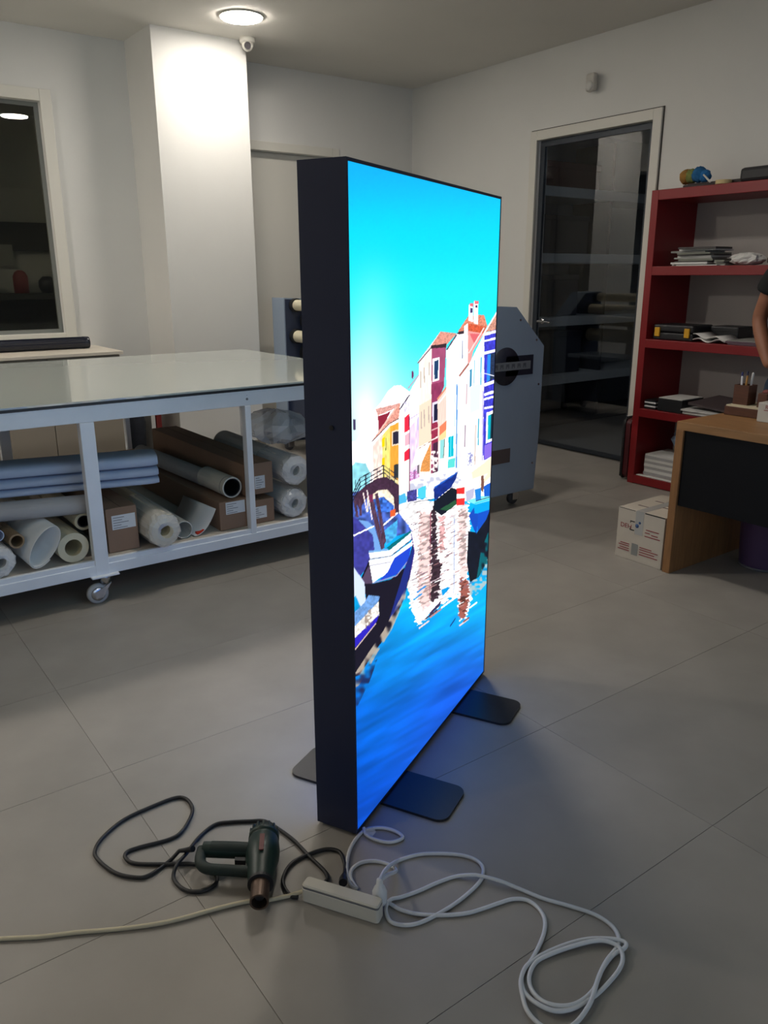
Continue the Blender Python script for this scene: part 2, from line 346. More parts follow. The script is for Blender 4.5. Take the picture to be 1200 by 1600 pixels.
t = thing('ceiling_lamp', 'added unseen fill lamp in the store room behind the glass door', 'lamp', (-4.1, 6.6, 2.9))  # unseen lamp added so the shelf edges show through the glass
link('rim', MB().lathe((-4.1, 6.6, 2.9), [(.17, 0), (.19, -.0), (.185, -.03), (.17, -.03)], n=32), M_white, t)
link('diffuser', MB().lathe((-4.1, 6.6, 2.9), [(0, -.03), (.17, -.03), (.17, -.002), (0, -.002)], n=32), emis('store_fill_glow', (226, 238, 255), 7.), t)

t = thing('ceiling_lamp', 'added unseen fill lamp of the room beyond the window', 'lamp', (-7.7, 3.7, 3.02))  # out-of-sight lamp added to lift the view through the window
link('rim', MB().lathe((-7.7, 3.7, 3.02), [(.17, 0), (.19, -.0), (.185, -.03), (.17, -.03)], n=32), M_white, t)
link('diffuser', MB().lathe((-7.7, 3.7, 3.02), [(0, -.03), (.17, -.03), (.17, -.002), (0, -.002)], n=32), emis('annex_fill_glow', (255, 250, 236), 60.), t)
# dome camera under the ceiling
c = atz(381, 57, ZC); c = V3(CX+.09, CY1-.03, ZC)
t = thing('security_camera', 'small white dome camera at the top of column', 'camera', c)
link('base', MB().lathe(c, [(0, 0), (.062, 0), (.062, -.025), (.055, -.035), (0, -.035)]), M_white, t)
link('eyeball', MB().lathe(c+V3(0, 0, -.05), [(.045*math.sin(a*math.pi/10), -.045*math.cos(a*math.pi/10)) for a in range(11)]), M_white, t)
dn = -c+V3(0, 0, H-.3); dn /= np.linalg.norm(dn)
link('lens', MB().cyl(c+V3(0, 0, -.05)+dn*.03, c+V3(0, 0, -.05)+dn*.05, .028, .024), mat('lens_dark', (60, 54, 56), .3), t)
# motion sensor on back wall
c = aty(934, 127, YB)
t = thing('motion_sensor', 'small white motion sensor high on back wall', 'sensor', (c[0], YB, c[2]-.09))
link('bracket', MB().cyl((c[0]-.03, YB, c[2]+.05), (c[0]-.03, YB-.06, c[2]+.03), .014), M_dark, t)
link('housing', MB().bbox((c[0]-.045, YB-.095, c[2]-.08), (c[0]+.04, YB-.04, c[2]+.05), .018), mat('sensor_plastic', (190, 186, 178), .5), t)
link('lens', MB().lathe((c[0]-.002, YB-.09, c[2]-.04), [(.035*math.sin(a*math.pi/12), -.02*math.cos(a*math.pi/12)) for a in range(7)], axis=(0, 1, 0)), mat('sensor_lens', (206, 204, 198), .35), t)

# ------------------------------------------------------------------ the lightbox
A0 = atz(557, 1308); dB = atz(757, 1053)-A0; LBW = 1.05; dB /= np.linalg.norm(dB); nB = np.cross(dB, (0, 0, 1.)); nB /= np.linalg.norm(nB)   # along the face / out of the face
if nB[0] < 0: nB = -nB
LBT, LBZ0, LBZ1 = .126, .010, 1.747
def lb(s, n, z): return A0*V3(1, 1, 0)+dB*s+nB*n+V3(0, 0, z)
LB = thing('lightbox', 'tall black double-sided lightbox glowing with a canal town photograph', 'lightbox', lb(LBW/2, -LBT/2, 0))
e = .008
bar = MB()
def lbbox(mb, s0, s1, n0, n1, z0, z1): return mb.obox(lb((s0+s1)/2, (n0+n1)/2, (z0+z1)/2), dB*(s1-s0)/2, nB*(n1-n0)/2, V3(0, 0, (z1-z0)/2))
fo = link('frame', lbbox(lbbox(lbbox(lbbox(MB(), 0, e, -LBT, 0, LBZ0, LBZ1), LBW-e, LBW, -LBT, 0, LBZ0, LBZ1), e, LBW-e, -LBT, 0, LBZ1-e, LBZ1), e, LBW-e, -LBT, 0, LBZ0, LBZ0+e), M_lbframe, LB)
link('screw', MB().cyl(lb(-.0005, -.05, 1.15), lb(-.004, -.05, 1.15), .006, n=10), M_dark, fo)
# the printed picture: colours laid out on the flat print
NU, NV = 320, 940
uu = np.linspace(e, LBW-e, NU); vv = np.linspace(LBZ0+e, LBZ1-e, NV)
Ug, Vg = np.meshgrid(uu, vv); Ug = Ug.ravel(); Vg = Vg.ravel()
PW = (A0*V3(1, 1, 0))[None]+dB[None]*Ug[:, None]+np.array([0, 0, 1.])[None]*Vg[:, None]
dd = PW-CP; zz = dd@FW; GX = 600+FPX*(dd@RT)/zz; GY = 800-FPX*(dd@UP)/zz      # print layout coordinates
rng = np.random.RandomState(3)
def vnoise(x, y, seed=0):
    r = np.random.RandomState(seed).rand(256, 256); xi = np.floor(x).astype(int); yi = np.floor(y).astype(int); fx = x-xi; fy = y-yi
    fx = fx*fx*(3-2*fx); fy = fy*fy*(3-2*fy); g = lambda a, b: r[a % 256, b % 256]
    return (g(xi, yi)*(1-fx)+g(xi+1, yi)*fx)*(1-fy)+(g(xi, yi+1)*(1-fx)+g(xi+1, yi+1)*fx)*fy
IMG = np.zeros((NU*NV, 3))
def sst(a, b, x): t_ = np.clip((x-a)/(b-a), 0, 1); return t_*t_*(3-2*t_)
def lerp(a, b, t_): return a*(1-t_[:, None])+b*t_[:, None]
def C_(*c): return np.array(c, float)[None]
# sky
sky = lerp(C_(8, 178, 255), C_(0, 222, 255), sst(250, 380, GY)); sky = lerp(sky, C_(30, 240, 255), sst(360, 470, GY)); sky = lerp(sky, C_(96, 240, 246), sst(470, 600, GY))
haze_glow = np.exp(-((GX-585)/38)**2)*sst(340, 600, GY)*.6+sst(600, 545, GX)*sst(420, 640, GY)*.35+.3*sst(540, 640, GY)  # pale sky haze plus uneven backlight glow, painted into the print colours
IMG[:] = lerp(sky, C_(226, 250, 250), np.clip(haze_glow, 0, 1))
def inside(pts):
    P = np.array(pts, float); msk = (GX >= P[:, 0].min()) & (GX <= P[:, 0].max()) & (GY >= P[:, 1].min()) & (GY <= P[:, 1].max()); idx = np.nonzero(msk)[0]
    x, y = GX[idx], GY[idx]; c_ = np.zeros(len(idx), bool); n = len(P)
    for i in range(n):
        (xa, ya), (xb, yb) = P[i], P[(i+1) % n]
        if ya == yb: continue
        c_ ^= ((ya > y) != (yb > y)) & (x < (xb-xa)*(y-ya)/(yb-ya)+xa)
    return idx[c_]
def poly(pts, c, var=0., sc=(.5, .5), seed=1):
    i = inside(pts); col = np.repeat(C_(*c), len(i), 0)
    if var: col = col*(1+var*(2*vnoise(GX[i]*sc[0], GY[i]*sc[1], seed)-1))[:, None]
    IMG[i] = np.clip(col, 0, 255)
def line(pts, w_, c):
    for (xa, ya), (xb, yb) in zip(pts[:-1], pts[1:]):
        L = math.hypot(xb-xa, yb-ya) or 1; nx_, ny_ = -(yb-ya)/L*w_/2, (xb-xa)/L*w_/2
        poly([(xa+nx_, ya+ny_), (xb+nx_, yb+ny_), (xb-nx_, yb-ny_), (xa-nx_, ya-ny_)], c)
def soft(pts, c, var, sc, seed, amt=1.):
    i = inside(pts); n_ = vnoise(GX[i]*sc[0], GY[i]*sc[1], seed); k_ = sst(.5-var, .5+var, n_)*amt; IMG[i] = lerp(IMG[i], C_(*c), k_)
# cloud
poly([(540, 730), (540, 690), (556, 690), (566, 676), (574, 662), (584, 642), (596, 628), (606, 612), (616, 603), (626, 602), (636, 609), (646, 616), (650, 770), (540, 790)], (255, 255, 255))
poly([(545, 735), (556, 722), (572, 724), (580, 740), (575, 790), (545, 800)], (150, 226, 240), .1, (.2, .2))
poly([(552, 655), (556, 655), (556, 672), (552, 672)], (70, 60, 100))
# yellow house
poly([(583, 697), (598, 678), (598, 760), (584, 760)], (255, 226, 214), .06, (.6, .15))
poly([(598, 680), (610, 666), (610, 760), (598, 760)], (255, 236, 130), .1, (.8, .15)); poly([(597, 686), (602, 682), (602, 697), (597, 699)], (255, 222, 0)); poly([(597, 716), (602, 714), (602, 726), (597, 727)], (255, 216, 0)); line([(603.5, 684), (603.5, 704)], 1.2, (110, 120, 60))
poly([(610, 665), (623.5, 658), (623.5, 760), (610, 760)], (245, 172, 62), .06, (.5, .1))
poly([(613, 674), (623.5, 671), (623.5, 695), (613, 697)], (255, 230, 200)); poly([(614, 676), (623.5, 673), (623.5, 693), (614, 695)], (44, 40, 62)); poly([(616, 727), (623.5, 724), (623.5, 748), (616, 746)], (50, 56, 60))
poly([(591, 650), (611, 643), (592, 680)], (150, 40, 62)); poly([(587, 639), (628, 629), (618, 638), (591, 650)], (232, 170, 160), .2, (.9, .9))
poly([(580, 691), (592, 675), (618, 637), (626, 630), (624, 655), (609, 663), (598, 676)], (236, 160, 142), .22, (.9, .9), 4); line([(592, 676), (620, 636)], 2.4, (246, 200, 186)); line([(580, 693), (609, 665), (624, 658)], 2.6, (250, 248, 250)); line([(582, 690), (610, 661), (624, 654)], 1.2, (60, 44, 54))
# white strip with red shutters
poly([(623.5, 652), (640.5, 616), (641, 775), (623.5, 775)], (255, 251, 244), .03, (.9, .1)); line([(625, 640), (640.5, 617)], 2, (70, 60, 90)); poly([(632, 630), (640.5, 622), (640.5, 640), (632, 648)], (232, 226, 250), .14, (1, .6)); poly([(632, 653), (640, 646), (640, 672), (632, 677)], (238, 44, 72)); poly([(632, 707), (640, 700), (640, 718), (632, 721)], (238, 40, 70)); poly([(633, 680), (640, 676), (640, 694), (633, 697)], (246, 190, 206)); line([(640.4, 650), (640.4, 775)], 1.4, (120, 30, 70))
# lavender house
poly([(641, 611), (656, 585), (656, 775), (641, 775)], (252, 244, 255), .03, (.7, .1)); poly([(641, 668), (656, 650), (656, 775), (641, 775)], (240, 214, 252), .06, (.7, .1)); line([(638, 607), (655, 586)], 2, (190, 180, 200)); poly([(644, 580), (646, 579), (647, 584), (646, 592), (644, 591)], (120, 40, 100)); line([(641, 655), (655, 646)], 1.2, (190, 160, 220)); line([(653.5, 650), (653.5, 672)], 1.2, (196, 190, 236)); line([(647, 600), (647, 630)], .9, (226, 216, 250))
# peach house
poly([(655, 567), (676, 541), (676, 775), (655, 775)], (255, 240, 226), .03, (.6, .1)); poly([(655, 634), (676, 622), (676, 690), (655, 702)], (255, 230, 204))
for (xa, ya, yb) in [(658, 580, 606), (663.5, 574, 598), (671, 566, 586), (659, 643, 670), (663.5, 640, 667), (670.5, 634, 661)]: line([(xa, ya), (xa, yb)], 1.5, (196, 178, 170))
poly([(652, 700), (674, 689), (664, 722), (644, 730)], (255, 255, 255)); poly([(660, 722), (674, 690), (672, 737), (657, 737)], (232, 156, 86), .14, (.6, 1.3)); line([(653, 702), (675, 689)], 1.2, (180, 140, 120)); poly([(646, 735), (650, 733), (650, 748), (646, 749)], (150, 130, 170)); poly([(652, 727), (656, 726), (656, 740), (652, 741)], (130, 120, 130)); soft([(641, 738), (656, 735), (656, 760), (641, 762)], (200, 90, 170), .2, (.6, .6), 6, .7)
# rose house
poly([(675, 542), (698, 538), (694, 604), (687, 622), (687, 700), (684, 746), (674, 750)], (176, 84, 124), .08, (.2, .1)); poly([(674.5, 600), (694, 596), (694, 604), (687, 622), (687, 700), (684, 748), (674, 750)], (150, 58, 98), .1, (.3, .15)); poly([(674.5, 655), (687, 650), (687, 690), (674.5, 693)], (160, 48, 78), .14, (.3, .6)); line([(675, 672), (686, 668)], 1.6, (236, 190, 190)); line([(674, 688), (686, 682)], 1.8, (250, 230, 226))
poly([(676.5, 561), (687.5, 558), (686.5, 594), (676.5, 597)], (246, 246, 255)); poly([(679, 564), (685.5, 562), (685, 591), (679, 593)], (30, 66, 108)); poly([(676, 629), (687, 626), (686.5, 658), (676, 661)], (226, 220, 244)); poly([(678.5, 632), (684.5, 630), (684.5, 656), (678.5, 658)], (28, 30, 62)); poly([(677, 693), (685, 690), (684, 742), (677, 746)], (76, 40, 66)); soft([(674, 706), (686, 702), (684, 735), (673, 738)], (255, 240, 236), .16, (.5, .3), 8)
poly([(653, 566), (688, 519), (691, 521), (675, 541), (656, 566)], (236, 226, 232)); line([(653, 568), (676, 541)], 1.8, (120, 96, 110)); poly([(674, 541), (689, 518), (714, 521), (709, 527), (698, 539)], (228, 156, 138), .16, (.9, .9), 5); poly([(674, 540), (698, 536.5), (697.5, 543), (674, 544.5)], (62, 44, 52))
# salmon annex
poly([(684, 623), (700, 602), (699, 775), (686, 775)], (255, 222, 208), .03, (.7, .1)); line([(684, 624), (699, 604)], 2.4, (236, 150, 120)); line([(686, 630), (699, 613)], 1.6, (255, 255, 255)); poly([(687, 667), (698, 657), (698, 671), (687, 681)], (255, 136, 98)); poly([(687, 681), (698, 671), (698, 682), (687, 690)], (255, 226, 160)); poly([(686, 690), (699, 684), (699, 775), (686, 775)], (255, 248, 240)); poly([(688.5, 688), (695, 686), (693.5, 716), (688, 717)], (150, 226, 226)); line([(695.5, 686), (693.5, 716)], 1.3, (120, 120, 110))
# white house
poly([(698, 546), (714, 522), (726, 520), (734, 570), (719, 588), (716, 775), (698, 775)], (253, 254, 255)); poly([(710, 530), (724, 524), (724, 570), (714, 580)], (226, 236, 255)); line([(698.5, 547), (714, 523)], 2.2, (90, 80, 100)); line([(701, 549), (716, 526)], 1.2, (230, 226, 236)); line([(723.5, 532), (723, 560)], 1.4, (130, 130, 160)); line([(714.6, 600), (713.5, 738)], 2, (64, 146, 224)); line([(711.6, 600), (711, 690)], 1.2, (186, 220, 255)); poly([(701, 683), (709.5, 680), (709, 713), (701, 715)], (0, 192, 214)); line([(705, 682), (704.6, 713)], .9, (90, 235, 255)); poly([(700.5, 718), (712, 715), (711, 730), (700, 732)], (96, 228, 222))
# pink house with chimneys
poly([(731, 517), (757, 520), (740, 548), (736, 566), (731, 570)], (250, 168, 164)); poly([(734, 521), (752, 522), (741, 536)], (234, 108, 116)); poly([(716, 518), (732, 494), (748, 492), (757, 492.5), (762, 510), (756, 516), (731, 506), (725, 519)], (228, 140, 112), .2, (.9, .9), 9); poly([(730.5, 505), (761, 511), (755, 521), (732, 517)], (222, 96, 62), .14, (.8, .8)); poly([(716, 519), (726, 516), (726, 521), (714, 523)], (60, 46, 56)); poly([(725.5, 510), (731.5, 505), (731.5, 567), (725, 572)], (255, 246, 244)); line([(733, 552), (757, 512)], 2, (240, 220, 216))
poly([(733, 476), (739.5, 474), (739.5, 503), (732.5, 501)], (244, 240, 255)); poly([(734.5, 474), (740, 473.5), (740, 479), (734.5, 479)], (238, 116, 126)); poly([(735, 481), (739, 481), (739, 489), (735, 489)], (70, 60, 110)); poly([(741, 471), (748, 470), (747, 507), (740.5, 505)], (255, 236, 236)); poly([(742, 470), (748.5, 470), (748.5, 475), (742, 475)], (240, 120, 130)); poly([(743, 477), (746.5, 477), (746.5, 481), (743, 481)], (60, 40, 90))
# bright white houses at right
poly([(719, 588), (735, 566), (757, 521), (759, 775), (716, 775)], (255, 255, 255)); line([(718, 588), (733, 568)], 3, (176, 110, 100)); poly([(724, 590), (732, 580), (732, 640), (724, 650)], (255, 246, 238)); poly([(734.5, 578), (738, 576), (737.4, 603), (734, 606)], (62, 150, 190)); line([(742, 562), (741, 606)], 1.4, (150, 214, 250)); line([(752.5, 558), (751.5, 602)], 2, (44, 180, 226)); poly([(735, 606), (751, 598), (750, 640), (735, 646)], (222, 246, 252)); line([(748.3, 654), (747.5, 696)], 2, (44, 176, 206)); line([(727.6, 664), (726.6, 699)], 2.2, (176, 156, 172)); line([(743.6, 664), (742, 736)], 1.6, (204, 176, 162)); line([(730, 600), (729, 632)], 1.6, (206, 176, 190)); line([(737, 664), (734, 726)], .9, (206, 226, 246)); line([(720, 660), (719, 720)], .9, (222, 206, 222)); soft([(731, 708), (740, 706), (738, 728), (730, 728)], (140, 140, 200), .14, (.7, .7), 11, .9); line([(755, 610), (754, 720)], 2.2, (206, 196, 250)); line([(757.3, 600), (755.5, 712)], 1.4, (90, 80, 210))
# blue house
poly([(757, 522), (780, 512), (776, 722), (756, 730)], (66, 66, 212), .16, (.5, .25), 12); poly([(757, 521), (779, 484), (780, 514), (761, 519)], (214, 152, 132), .24, (.9, .9), 13); line([(755, 524), (778, 486)], 2, (248, 236, 236))
for ya, yb, ww in [(523, 517, 4), (533, 528, 3), (552, 547, 4), (602, 594, 4.5), (617, 610, 4), (624, 618, 3), (638, 634, 3)]: line([(757, ya), (778, yb)], ww, (246, 244, 255))
poly([(764, 553), (776, 550), (774, 591), (763, 597)], (40, 54, 84), .3, (.3, 1.2), 14); poly([(762, 555), (767, 553), (766, 594), (761, 597)], (44, 146, 255)); line([(752, 582), (775, 588)], 1, (236, 240, 255)); poly([(760.5, 645), (774, 640), (772, 688), (759.5, 693)], (250, 246, 250)); poly([(763, 649), (767.5, 647), (766.5, 686), (762, 688)], (0, 182, 204)); poly([(767.5, 647), (770.5, 646), (769, 685), (766.5, 686)], (20, 50, 66)); poly([(757.5, 696), (772, 690), (770, 712), (757, 718)], (142, 112, 232))
# quay
poly([(641, 752), (690, 735), (740, 728), (771, 712), (770, 770), (720, 785), (641, 785)], (252, 248, 246)); poly([(737, 738), (756, 724), (771, 711), (770, 742), (742, 768)], (255, 238, 210)); poly([(735, 750), (762, 740), (742, 770), (730, 768)], (255, 250, 240))
soft([(641, 752), (720, 735), (722, 760), (641, 775)], (150, 160, 206), .2, (.2, .3), 15, .45)
# water, base
wt = lerp(C_(0, 180, 250), C_(0, 140, 234), sst(930, 1040, GY)); wt = lerp(wt, C_(0, 100, 208), sst(1030, 1120, GY)); wt = lerp(wt, C_(2, 72, 186), sst(1110, 1280, GY))
dk = sst(620, 760, GX+.35*(GY-1000))*sst(960, 1090, GY); wt = lerp(wt, C_(26, 84, 206), np.clip(dk*.9, 0, 1)); rp = .65*vnoise((GX*.5+GY*.86)*.075, (GX*.86-GY*.5)*.014, 21)+.35*vnoise((GX*.5+GY*.86)*.2, (GX*.86-GY*.5)*.03, 22)-.5; wt = np.clip(wt*(1+.42*rp[:, None]), 0, 255)
edge = sst(12, 0, (GX-557)*1.25-(1306-GY)*1.0+6)
i = inside([(540, 905), (640, 775), (730, 783), (775, 800), (775, 1060), (557, 1310), (540, 1310)]); IMG[i] = wt[i]
# reflections with ripples
R0 = [(622, 786), (640, 778), (732, 786), (736, 832), (731, 905), (738, 930), (731, 962), (719, 972), (716, 930), (700, 936), (690, 945), (676, 955), (662, 972), (652, 975), (645, 955), (640, 935), (636, 905), (645, 860), (640, 820), (622, 812)]
def ripple(pts, c, seed, amt=.25):
    ji = vnoise(GX*.25, GY*.35, seed)*7-3.5; jj = vnoise(GX*.2, GY*.5, seed+1)*6-3
    global GX_, GY_
    sx, sy = GX.copy(), GY.copy(); GX[:] = GX+jj; GY[:] = GY+ji; idx = inside(pts); GX[:] = sx; GY[:] = sy
    n_ = vnoise((GX[idx]+GY[idx]*.55)*.22, (GY[idx]+GX[idx]*.25)*.45, seed+2); IMG[idx] = np.clip(C_(*c)*(1-amt*sst(.45, .8, n_)[:, None]), 0, 255)
ripple(R0, (255, 252, 252), 30, .14)
ripple([(657, 800), (676, 800), (676, 940), (660, 955), (652, 930)], (250, 218, 214), 33, .3)
ripple([(676, 790), (683, 792), (684, 870), (690, 880), (686, 935), (674, 942), (673, 860)], (66, 46, 58), 36, .3)
ripple([(686, 805), (695, 805), (696, 860), (687, 862)], (248, 190, 190), 39, .3)
ripple([(716, 800), (730, 792), (730, 905), (718, 905)], (250, 222, 218), 42, .3)
ripple([(719, 905), (731, 905), (734, 935), (727, 963), (717, 966)], (170, 96, 84), 45, .5)
for k_ in range(210):      # fine ripple strokes over the mirrored houses
    x_ = rng.uniform(640, 731); y_ = rng.uniform(792, 955); L_ = rng.uniform(4, 13)*(.6+.4*(y_-790)/160); c_ = [(150, 104, 108), (196, 150, 150), (120, 96, 120), (214, 190, 200), (255, 255, 255)][rng.randint(5)]
    if y_ > 930-.25*abs(x_-690) and rng.rand() < .6: continue
    line([(x_, y_), (x_+L_, y_-L_*.42)], rng.uniform(.7, 1.5), c_)
for (xa, ya, L_, c_) in [(648, 972, 18, (255, 250, 250)), (655, 982, 16, (240, 220, 216)), (664, 968, 20, (70, 50, 66)), (672, 965, 18, (200, 140, 130)), (690, 950, 22, (255, 252, 252)), (704, 940, 16, (236, 240, 255)), (640, 950, 16, (255, 250, 250)), (646, 938, 14, (0, 160, 240)), (652, 926, 14, (0, 150, 236)), (718, 978, 14, (250, 220, 210)), (724, 972, 10, (150, 84, 76)), (734, 950, 12, (236, 240, 250))]: line([(xa, ya), (xa+L_, ya-L_*.75)], 2.2, c_)
line([(710.5, 810), (709.5, 930)], 1, (120, 150, 210)); line([(673.5, 800), (672, 935)], 1, (150, 60, 90))
poly([(690, 922), (700, 917), (704, 918), (692, 932)], (0, 160, 236)); poly([(703, 978), (712, 965), (712, 968), (704, 980)], (16, 60, 140)); poly([(671, 958), (690, 938), (688, 946), (673, 960)], (60, 50, 90))
# boats moored on the right quay
poly([(678, 764), (716, 737), (713, 748), (705, 762), (679, 783)], (22, 48, 138), .15, (.3, .3)); line([(679, 762), (714, 739)], 2, (40, 104, 214)); poly([(678, 784), (706, 762), (714, 764), (714, 788), (698, 800), (690, 806), (678, 796)], (20, 26, 40)); poly([(688, 796), (712, 781), (714, 787), (700, 798)], (40, 90, 60))
poly([(711, 758), (735, 748), (744, 752), (728, 766), (712, 764)], (250, 246, 244)); poly([(714, 763), (726.5, 761), (726.5, 772), (714, 772)], (238, 50, 50)); poly([(714, 779), (727, 778), (726, 789), (714, 790)], (240, 54, 54)); poly([(728, 768), (742, 762), (740, 778), (729, 784)], (196, 196, 224)); poly([(752, 744), (756, 742), (757, 756), (755, 770), (752, 766)], (128, 86, 76)); poly([(756, 760), (770, 752), (770, 775), (757, 776)], (24, 100, 214)); poly([(742, 765), (752, 762), (752, 780), (744, 784)], (40, 140, 230))
poly([(732, 830), (746, 832), (769, 785), (767, 868), (748, 902), (735, 910), (730, 880)], (16, 22, 38), .2, (.2, .2)); soft([(752, 860), (768, 820), (767, 872), (745, 905)], (0, 120, 130), .12, (.2, .12), 50, .8); soft([(733, 912), (748, 900), (768, 862), (766, 905), (745, 930), (735, 930)], (190, 200, 200), .2, (.25, .3), 51, .9)
poly([(733, 806), (744, 788), (748, 808), (745, 834), (741, 828)], (20, 76, 196)); poly([(741, 789), (767, 782), (766, 797), (756, 803), (742, 802)], (0, 172, 242)); line([(742, 787), (768, 779)], 2.2, (60, 214, 250)); poly([(747, 802), (766, 796), (760, 812), (746, 832)], (18, 84, 206)); line([(744, 783), (768, 776)], 1.2, (20, 30, 60))
# small boats in the background
poly([(622, 775), (634, 770), (636, 785), (624, 788)], (80, 190, 240)); poly([(636, 768), (652, 764), (652, 782), (637, 785)], (70, 70, 150), .3, (.4, .4)); poly([(653, 764), (666, 758), (666, 778), (654, 780)], (80, 214, 240)); poly([(667, 765), (677, 762), (677, 780), (668, 780)], (236, 244, 255)); line([(640, 786), (677, 780)], 1.2, (30, 40, 70))
# bridge and what stands below it
poly([(548, 770), (622, 752), (623, 800), (645, 830), (548, 860)], (70, 96, 180), .4, (.16, .16), 60); poly([(574, 778), (592, 764), (606, 763), (617, 774), (617, 800), (574, 800)], (255, 240, 214), .1, (.3, .3)); poly([(576, 782), (600, 776), (616, 790), (616, 800), (576, 800)], (60, 110, 210), .4, (.3, .3), 61)
poly([(552, 776), (575, 756), (592, 747), (606, 745), (624, 758), (624, 803), (617, 803), (616, 778), (606, 765), (592, 766), (574, 778), (562, 796)], (70, 44, 66), .15, (.4, .4)); poly([(600, 737), (622, 750), (624, 758), (606, 746)], (255, 222, 160), .3, (1, 1))
for dy in (0, 7, 14): line([(550, 775+dy*.8), (563, 747+dy), (600, 727+dy*.8), (621, 743+dy)], 1.5, (36, 38, 60))
for x_ in (556, 563, 572, 581, 590, 600, 609, 617): line([(x_, 727+abs(600-x_)*.52), (x_, 746+abs(600-x_)*.45)], 1.1, (40, 40, 60))
# mooring posts and the big boat
poly([(600, 830), (622, 812), (620, 838), (604, 852)], (74, 172, 232), .2, (.3, .3)); line([(598, 822), (622, 801)], 2.4, (240, 236, 236)); poly([(610, 798), (618, 795), (618, 806), (610, 808)], (236, 100, 50))
poly([(549, 806), (570, 818), (586, 834), (586, 866), (570, 892), (562, 902), (549, 905)], (64, 64, 156), .12, (.25, .25), 62); poly([(560, 812), (576, 815), (586, 824), (596, 858), (586, 862), (583, 836)], (120, 170, 236)); line([(551, 838), (585, 822)], 2, (250, 250, 255))
for P_ in [[(576, 780), (583, 777), (602, 856), (596, 859)], [(586, 772), (591, 770), (604, 846), (600, 852)], [(553, 783), (557, 782), (561, 808), (557, 808)], [(561, 780), (565, 780), (566, 806), (562, 806)]]: poly(P_, (84, 58, 80), .3, (1, .2), 63)
poly([(576, 774), (583, 772), (583, 784), (577, 785)], (126, 46, 84)); line([(574, 766), (582, 812)], 1.6, (240, 226, 226)); line([(568, 770), (574, 800)], 1.6, (246, 230, 226))
poly([(604, 856), (642, 829), (644, 834), (612, 862)], (0, 112, 122)); poly([(577, 864), (609, 860), (643, 832), (646, 840), (612, 869), (579, 875)], (232, 240, 250)); line([(576, 874), (611, 869), (645, 842)], 1.2, (60, 60, 90)); line([(577, 862), (606, 859)], 2.6, (126, 180, 236))
poly([(564, 905), (577, 876), (583, 912), (612, 905), (636, 884), (646, 848), (648, 862), (640, 905), (630, 940), (610, 985), (585, 1020), (562, 1055), (549, 1060), (549, 1000), (574, 962), (572, 930)], (22, 18, 36)); poly([(577, 876), (613, 869), (644, 846), (641, 862), (622, 888), (592, 904), (583, 911)], (242, 242, 250)); poly([(592, 908), (606, 894), (617, 872), (643, 854), (639, 874), (620, 898)], (32, 72, 214)); line([(583, 911), (620, 900), (640, 874)], 1.2, (170, 150, 200)); line([(578, 884), (612, 878)], 1, (70, 70, 100))
poly([(634, 884), (646, 854), (647, 866), (632, 935), (608, 970), (620, 930)], (30, 44, 130)); line([(643, 834), (648, 862), (640, 905)], 1.3, (90, 64, 150))
soft([(640, 905), (634, 935), (612, 985), (590, 1020), (562, 1070), (549, 1080), (549, 1062), (575, 1022), (600, 985), (626, 935)], (196, 182, 164), .3, (.12, .12), 64, .9)
poly([(566, 905), (577, 884), (582, 912), (570, 912)], (88, 70, 100))
# foremost small boat
poly([(549, 880), (560, 896), (570, 910), (572, 942), (564, 948), (556, 930), (549, 945)], (214, 228, 255)); poly([(549, 962), (570, 942), (576, 930), (594, 932), (590, 946), (549, 990)], (112, 160, 222), .15, (.4, .4)); poly([(549, 985), (592, 940), (593, 962), (549, 1006)], (238, 232, 224), .1, (.4, .4)); poly([(549, 1003), (593, 960), (589, 972), (549, 1020)], (46, 34, 196)); line([(549, 1023), (588, 974)], 1.6, (210, 186, 180)); soft([(570, 960), (580, 950), (582, 975), (572, 985)], (150, 130, 120), .15, (.4, .4), 66, .8)
soft([(549, 1060), (575, 1040), (590, 1030), (580, 1060), (556, 1110), (549, 1110)], (30, 20, 60), .3, (.12, .14), 67, .8)
# print colours to linear values, near-whites boosted
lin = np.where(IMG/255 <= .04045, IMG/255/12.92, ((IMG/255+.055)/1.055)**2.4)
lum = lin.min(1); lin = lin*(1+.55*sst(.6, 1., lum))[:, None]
fq = [(r_*NU+c_, r_*NU+c_+1, (r_+1)*NU+c_+1, (r_+1)*NU+c_) for r_ in range(NV-1) for c_ in range(NU-1)]
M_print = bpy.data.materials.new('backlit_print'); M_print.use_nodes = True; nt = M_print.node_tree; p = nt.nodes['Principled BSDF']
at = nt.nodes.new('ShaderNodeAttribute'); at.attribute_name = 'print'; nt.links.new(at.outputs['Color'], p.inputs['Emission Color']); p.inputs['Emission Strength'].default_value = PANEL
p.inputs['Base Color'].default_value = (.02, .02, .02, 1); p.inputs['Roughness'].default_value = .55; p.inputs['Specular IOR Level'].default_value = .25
M_print2 = M_print.copy(); M_print2.name = 'backlit_print_rear'; M_print2.node_tree.nodes['Principled BSDF'].inputs['Emission Strength'].default_value = PANEL*1.5
